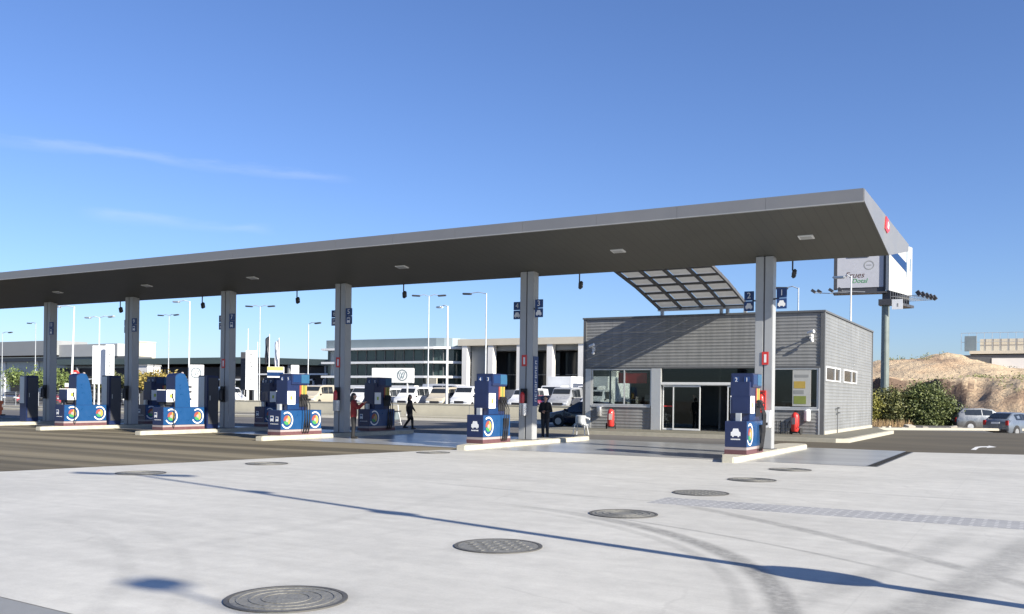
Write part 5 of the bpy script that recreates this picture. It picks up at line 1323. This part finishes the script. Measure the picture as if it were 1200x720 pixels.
# ------------------------------------------------------------------ vegetation
def leaves(blobs, n, size, m, name, parent, seed=1):
    rnd = random.Random(seed); vs = []; fs = []
    tot = sum(b[3]**2*b[4] for b in blobs)
    for (x, y, z, r, rz_) in blobs:
        k = int(n*r*r*rz_/tot)
        # clumps on the shell, leaves round each clump, so the outline is uneven and light falls through
        clumps = []
        for _ in range(max(6, k//28)):
            u = Vector((rnd.gauss(0,1), rnd.gauss(0,1), rnd.gauss(0,1))).normalized(); q = rnd.uniform(.45, 1.08)
            clumps.append((x+u.x*r*q, y+u.y*r*q, z+u.z*rz_*q, rnd.uniform(.10,.24)*r))
        for c in clumps:
            for _ in range(28):
                p = Vector((c[0]+rnd.gauss(0,c[3]), c[1]+rnd.gauss(0,c[3]), c[2]+rnd.gauss(0,c[3]*.8)))
                a = Vector((rnd.gauss(0,1), rnd.gauss(0,1), rnd.gauss(0,.7))).normalized(); bb_ = a.cross(Vector((rnd.gauss(0,1),rnd.gauss(0,1),rnd.gauss(0,1)))).normalized()
                s = size*rnd.uniform(.6,1.4); o = len(vs)
                vs += [tuple(p-a*s), tuple(p+bb_*s*.45), tuple(p+a*s), tuple(p-bb_*s*.45)]; fs.append((o,o+1,o+2,o+3))
    return MB().add(vs, fs).build(name, m, parent)
def tree(x, y, h, r, label, m, name='young_tree', seed=1, n=2600):
    t = thing(name, (x, y, 0), label, 'tree', group='young trees before the far buildings')
    tr_b = MB(); tr_b.cyl((0,0,0),(.05,0,h*.45),.12,.08,n=8)
    rnd = random.Random(seed)
    for i in range(6):
        a = i*1.05; tr_b.cyl((.05,0,h*(.38+.02*i)),(r*.7*math.cos(a),r*.7*math.sin(a),h*(.62+.05*rnd.random())),.05,.015,n=6)
    tr_b.build('trunk', M['bark'], t)
    leaves([(0,0,h*.68,r,h*.26),(r*.45,.2,h*.62,r*.6,h*.17),(-r*.5,-.2,h*.64,r*.6,h*.18)], n, .16, m, 'crown', t, seed)
for i, (x, y, h, r, m, l) in enumerate(((-117.5,75,4.9,2.7,'leaf_green','round green tree at the far left before the warehouse'),(-111.3,75,4.8,2.6,'leaf_green','green tree half hidden by the first column'),
        (-100.2,75,4.4,1.9,'leaf_olive','olive tree behind the twin white banners'),(-96.0,76,4.3,1.8,'leaf_olive','small olive tree just left of the second column'),(-91.7,75,4.5,2.2,'leaf_yellow','yellow autumn tree right of the second column'))):
    tree(x, y, h, r, l, M[m], seed=i+3)
def bush(x, y, blobs, label, m, n, seed, size=.13):
    t = thing('bush', (x, y, -.4), label, 'bush', group='bushes below the earth bank')
    rnd = random.Random(seed); b = MB()
    for i in range(9):
        a = i*.7; b.cyl((.1*math.cos(a),.1*math.sin(a),0),(blobs[0][3]*.7*math.cos(a),blobs[0][3]*.7*math.sin(a),blobs[0][2]*1.1),.05,.015,n=6)
    b.build('stems', M['bark'], t)
    leaves(blobs, n, size, m, 'foliage', t, seed)
bush(-6.9, 73.5, [(-.2,0,1.7,1.7,1.75),(.9,-.4,1.25,1.3,1.3),(-1.3,-.6,1.5,1.4,1.5),(.2,-1.0,.9,1.5,.95),(1.9,-.3,.75,.9,.75),(2.5,-.2,.5,.6,.5),(-.5,.2,2.7,.8,.7)], 'large dark green bush in front of the billboard pole', M['leaf_dark'], 34000, 11, .085)
bush(-9.35, 72.0, [(0,0,1.5,1.2,1.5),(-.8,.2,1.3,1.0,1.25),(.7,-.3,1.2,.9,1.1)], 'medium green bush between the large bush and the shop', M['leaf_olive'], 13000, 12, .085)
bush(-10.6, 71.0, [(0,0,1.35,1.0,1.35),(-.6,.1,1.0,.8,1.0)], 'yellow green bush right against the shop corner', M['leaf_yg'], 9000, 13, .085)
bush(-13, 140, [(0,0,6.6,1.1,.5)], 'low scrub on the crest of the earth bank', M['leaf_olive'], 700, 14, .2) if False else None
gr = MB(); rnd = random.Random(5)
for i in range(3200):
    x = rnd.uniform(-10.5,-4.2); y = 66.0 + (x+8)*.6 + rnd.uniform(-2.0,4.5); hgt = rnd.uniform(.25,.85)*(1.1 if x < -7.5 else .5); a = rnd.uniform(0,6.3); z = -.41
    dx, dy = math.cos(a)*.03, math.sin(a)*.03; lx, ly = rnd.gauss(0,.16), rnd.gauss(0,.16)
    gr.add([(x-dx,y-dy,z),(x+dx,y+dy,z),(x+lx,y+ly,z+hgt)], [(0,1,2)])
tag(gr.build('dry_grass', M['dry_grass']), kind='stuff')
sc_ = MB(); rnd = random.Random(9)
for i in range(420):                     # scrub tufts dotted over the bank
    x = rnd.uniform(-22, 14); y = rnd.choice((rnd.uniform(100,112), rnd.uniform(126,140), rnd.uniform(88,100)))
    if hnoise(x*1.3, y*.9) < .12: continue
    z = terr(x, y)
    for _ in range(14):
        p = Vector((x+rnd.gauss(0,.35), y+rnd.gauss(0,.35), z+abs(rnd.gauss(0,.22))))
        a = Vector((rnd.gauss(0,1),rnd.gauss(0,1),rnd.gauss(0,1))).normalized()*.12; c = a.orthogonal().normalized()*.06
        sc_.add([tuple(p-a),tuple(p+c),tuple(p+a),tuple(p-c)], [(0,1,2,3)])
tag(sc_.build('scrub_vegetation', M['leaf_olive']), kind='stuff')

# ------------------------------------------------------------------ world, sun, camera
SUN = Vector((4.2, -1.0, 2.12)).normalized()
el = math.asin(SUN.z); rot = math.atan2(SUN.x, SUN.y)
W = bpy.data.worlds.new('World'); S.world = W; W.use_nodes = True
nt = W.node_tree; N = nt.nodes; L = nt.links
bg = N['Background']; sky = N.new('ShaderNodeTexSky'); sky.sky_type = 'NISHITA'; sky.sun_disc = False
sky.sun_elevation = el; sky.sun_rotation = rot; sky.air_density = 1.0; sky.dust_density = .5; sky.ozone_density = 2.5; sky.altitude = 100
# two faint cirrus streaks, laid out by direction on the sky dome
tc = N.new('ShaderNodeTexCoord')
def mth(op, a, b=None):
    q = N.new('ShaderNodeMath'); q.operation = op
    for i, v in enumerate((a, b)):
        if v is None: continue
        if isinstance(v, (int, float)): q.inputs[i].default_value = v
        else: L.new(v, q.inputs[i])
    return q.outputs[0]
def mrg(v, a, b, c, d):
    r = N.new('ShaderNodeMapRange'); r.interpolation_type = 'SMOOTHSTEP'
    for i, q in enumerate((a,b,c,d)): r.inputs[i+1].default_value = q
    L.new(v, r.inputs[0]); return r.outputs[0]
cn = N.new('ShaderNodeTexNoise'); cn.inputs['Scale'].default_value = 9; cn.inputs['Detail'].default_value = 7; cn.inputs['Roughness'].default_value = .6
mp = N.new('ShaderNodeMapping'); mp.inputs['Scale'].default_value = (1, 1, 5); L.new(tc.outputs['Generated'], mp.inputs[0]); L.new(mp.outputs[0], cn.inputs['Vector'])
cloud = None
for d0, d1, w, st in (((-.85,.49,.233),(-.63,.74,.222),.0075,.16), ((-.80,.57,.172),(-.69,.70,.168),.008,.14)):
    a, c = Vector(d0).normalized(), Vector(d1).normalized(); nn = a.cross(c).normalized(); mid = (a+c).normalized(); half = math.acos(max(-1,min(1,a.dot(c))))/2
    dp = N.new('ShaderNodeVectorMath'); dp.operation = 'DOT_PRODUCT'; dp.inputs[1].default_value = nn; L.new(tc.outputs['Generated'], dp.inputs[0])
    off = mth('ADD', dp.outputs['Value'], mth('MULTIPLY', mth('SUBTRACT', cn.outputs[0], .5), .022))
    k = mrg(mth('ABSOLUTE', off), 0, w, 1, 0)
    dm = N.new('ShaderNodeVectorMath'); dm.operation = 'DOT_PRODUCT'; dm.inputs[1].default_value = mid; L.new(tc.outputs['Generated'], dm.inputs[0])
    k = mth('MULTIPLY', k, mrg(dm.outputs['Value'], math.cos(half*1.15), math.cos(half*.7), 0, 1))
    k = mth('MULTIPLY', mth('MULTIPLY', k, mrg(cn.outputs[0], .3, .62, .25, 1)), st)
    cloud = k if cloud is None else mth('ADD', cloud, k)
mx = N.new('ShaderNodeMix'); mx.data_type = 'RGBA'; mx.inputs[7].default_value = (5.6, 6.0, 6.9, 1)
tn = N.new('ShaderNodeVectorMath'); tn.operation = 'MULTIPLY'; tn.inputs[1].default_value = (.605, .712, .99); L.new(sky.outputs[0], tn.inputs[0])
L.new(cloud, mx.inputs[0]); L.new(tn.outputs[0], mx.inputs[6]); L.new(mx.outputs[2], bg.inputs[0])
bg.inputs[1].default_value = .079
sl = bpy.data.lights.new('sun', 'SUN'); sl.energy = 5.0; sl.angle = R(.53); sl.color = (1, .93, .81)
so = bpy.data.objects.new('sun', sl); COL.objects.link(so)
so.rotation_euler = (-SUN).to_track_quat('-Z', 'Y').to_euler(); so.location = (20, -10, 30)

cam = bpy.data.cameras.new('camera'); co = bpy.data.objects.new('camera', cam); COL.objects.link(co); S.camera = co
cam.sensor_width = 36; cam.sensor_fit = 'HORIZONTAL'; cam.lens = 1080/1200*36; cam.shift_y = 104.75/1200; cam.clip_end = 5000; cam.clip_start = .05
yaw = math.atan2(1080, 1900)
co.matrix_world = Matrix.Translation((0,0,1.68)) @ (Matrix.Rotation(yaw,4,'Z') @ Matrix.Rotation(R(90),4,'X') @ Matrix.Rotation(.0125,4,'Z'))
S.view_settings.view_transform = 'Standard'; S.view_settings.look = 'None'; S.view_settings.gamma = 1; S.view_settings.exposure = 1.08
S.view_settings.use_curve_mapping = False
S.cycles.use_denoising = True; S.cycles.max_bounces = 8; S.cycles.transparent_max_bounces = 12
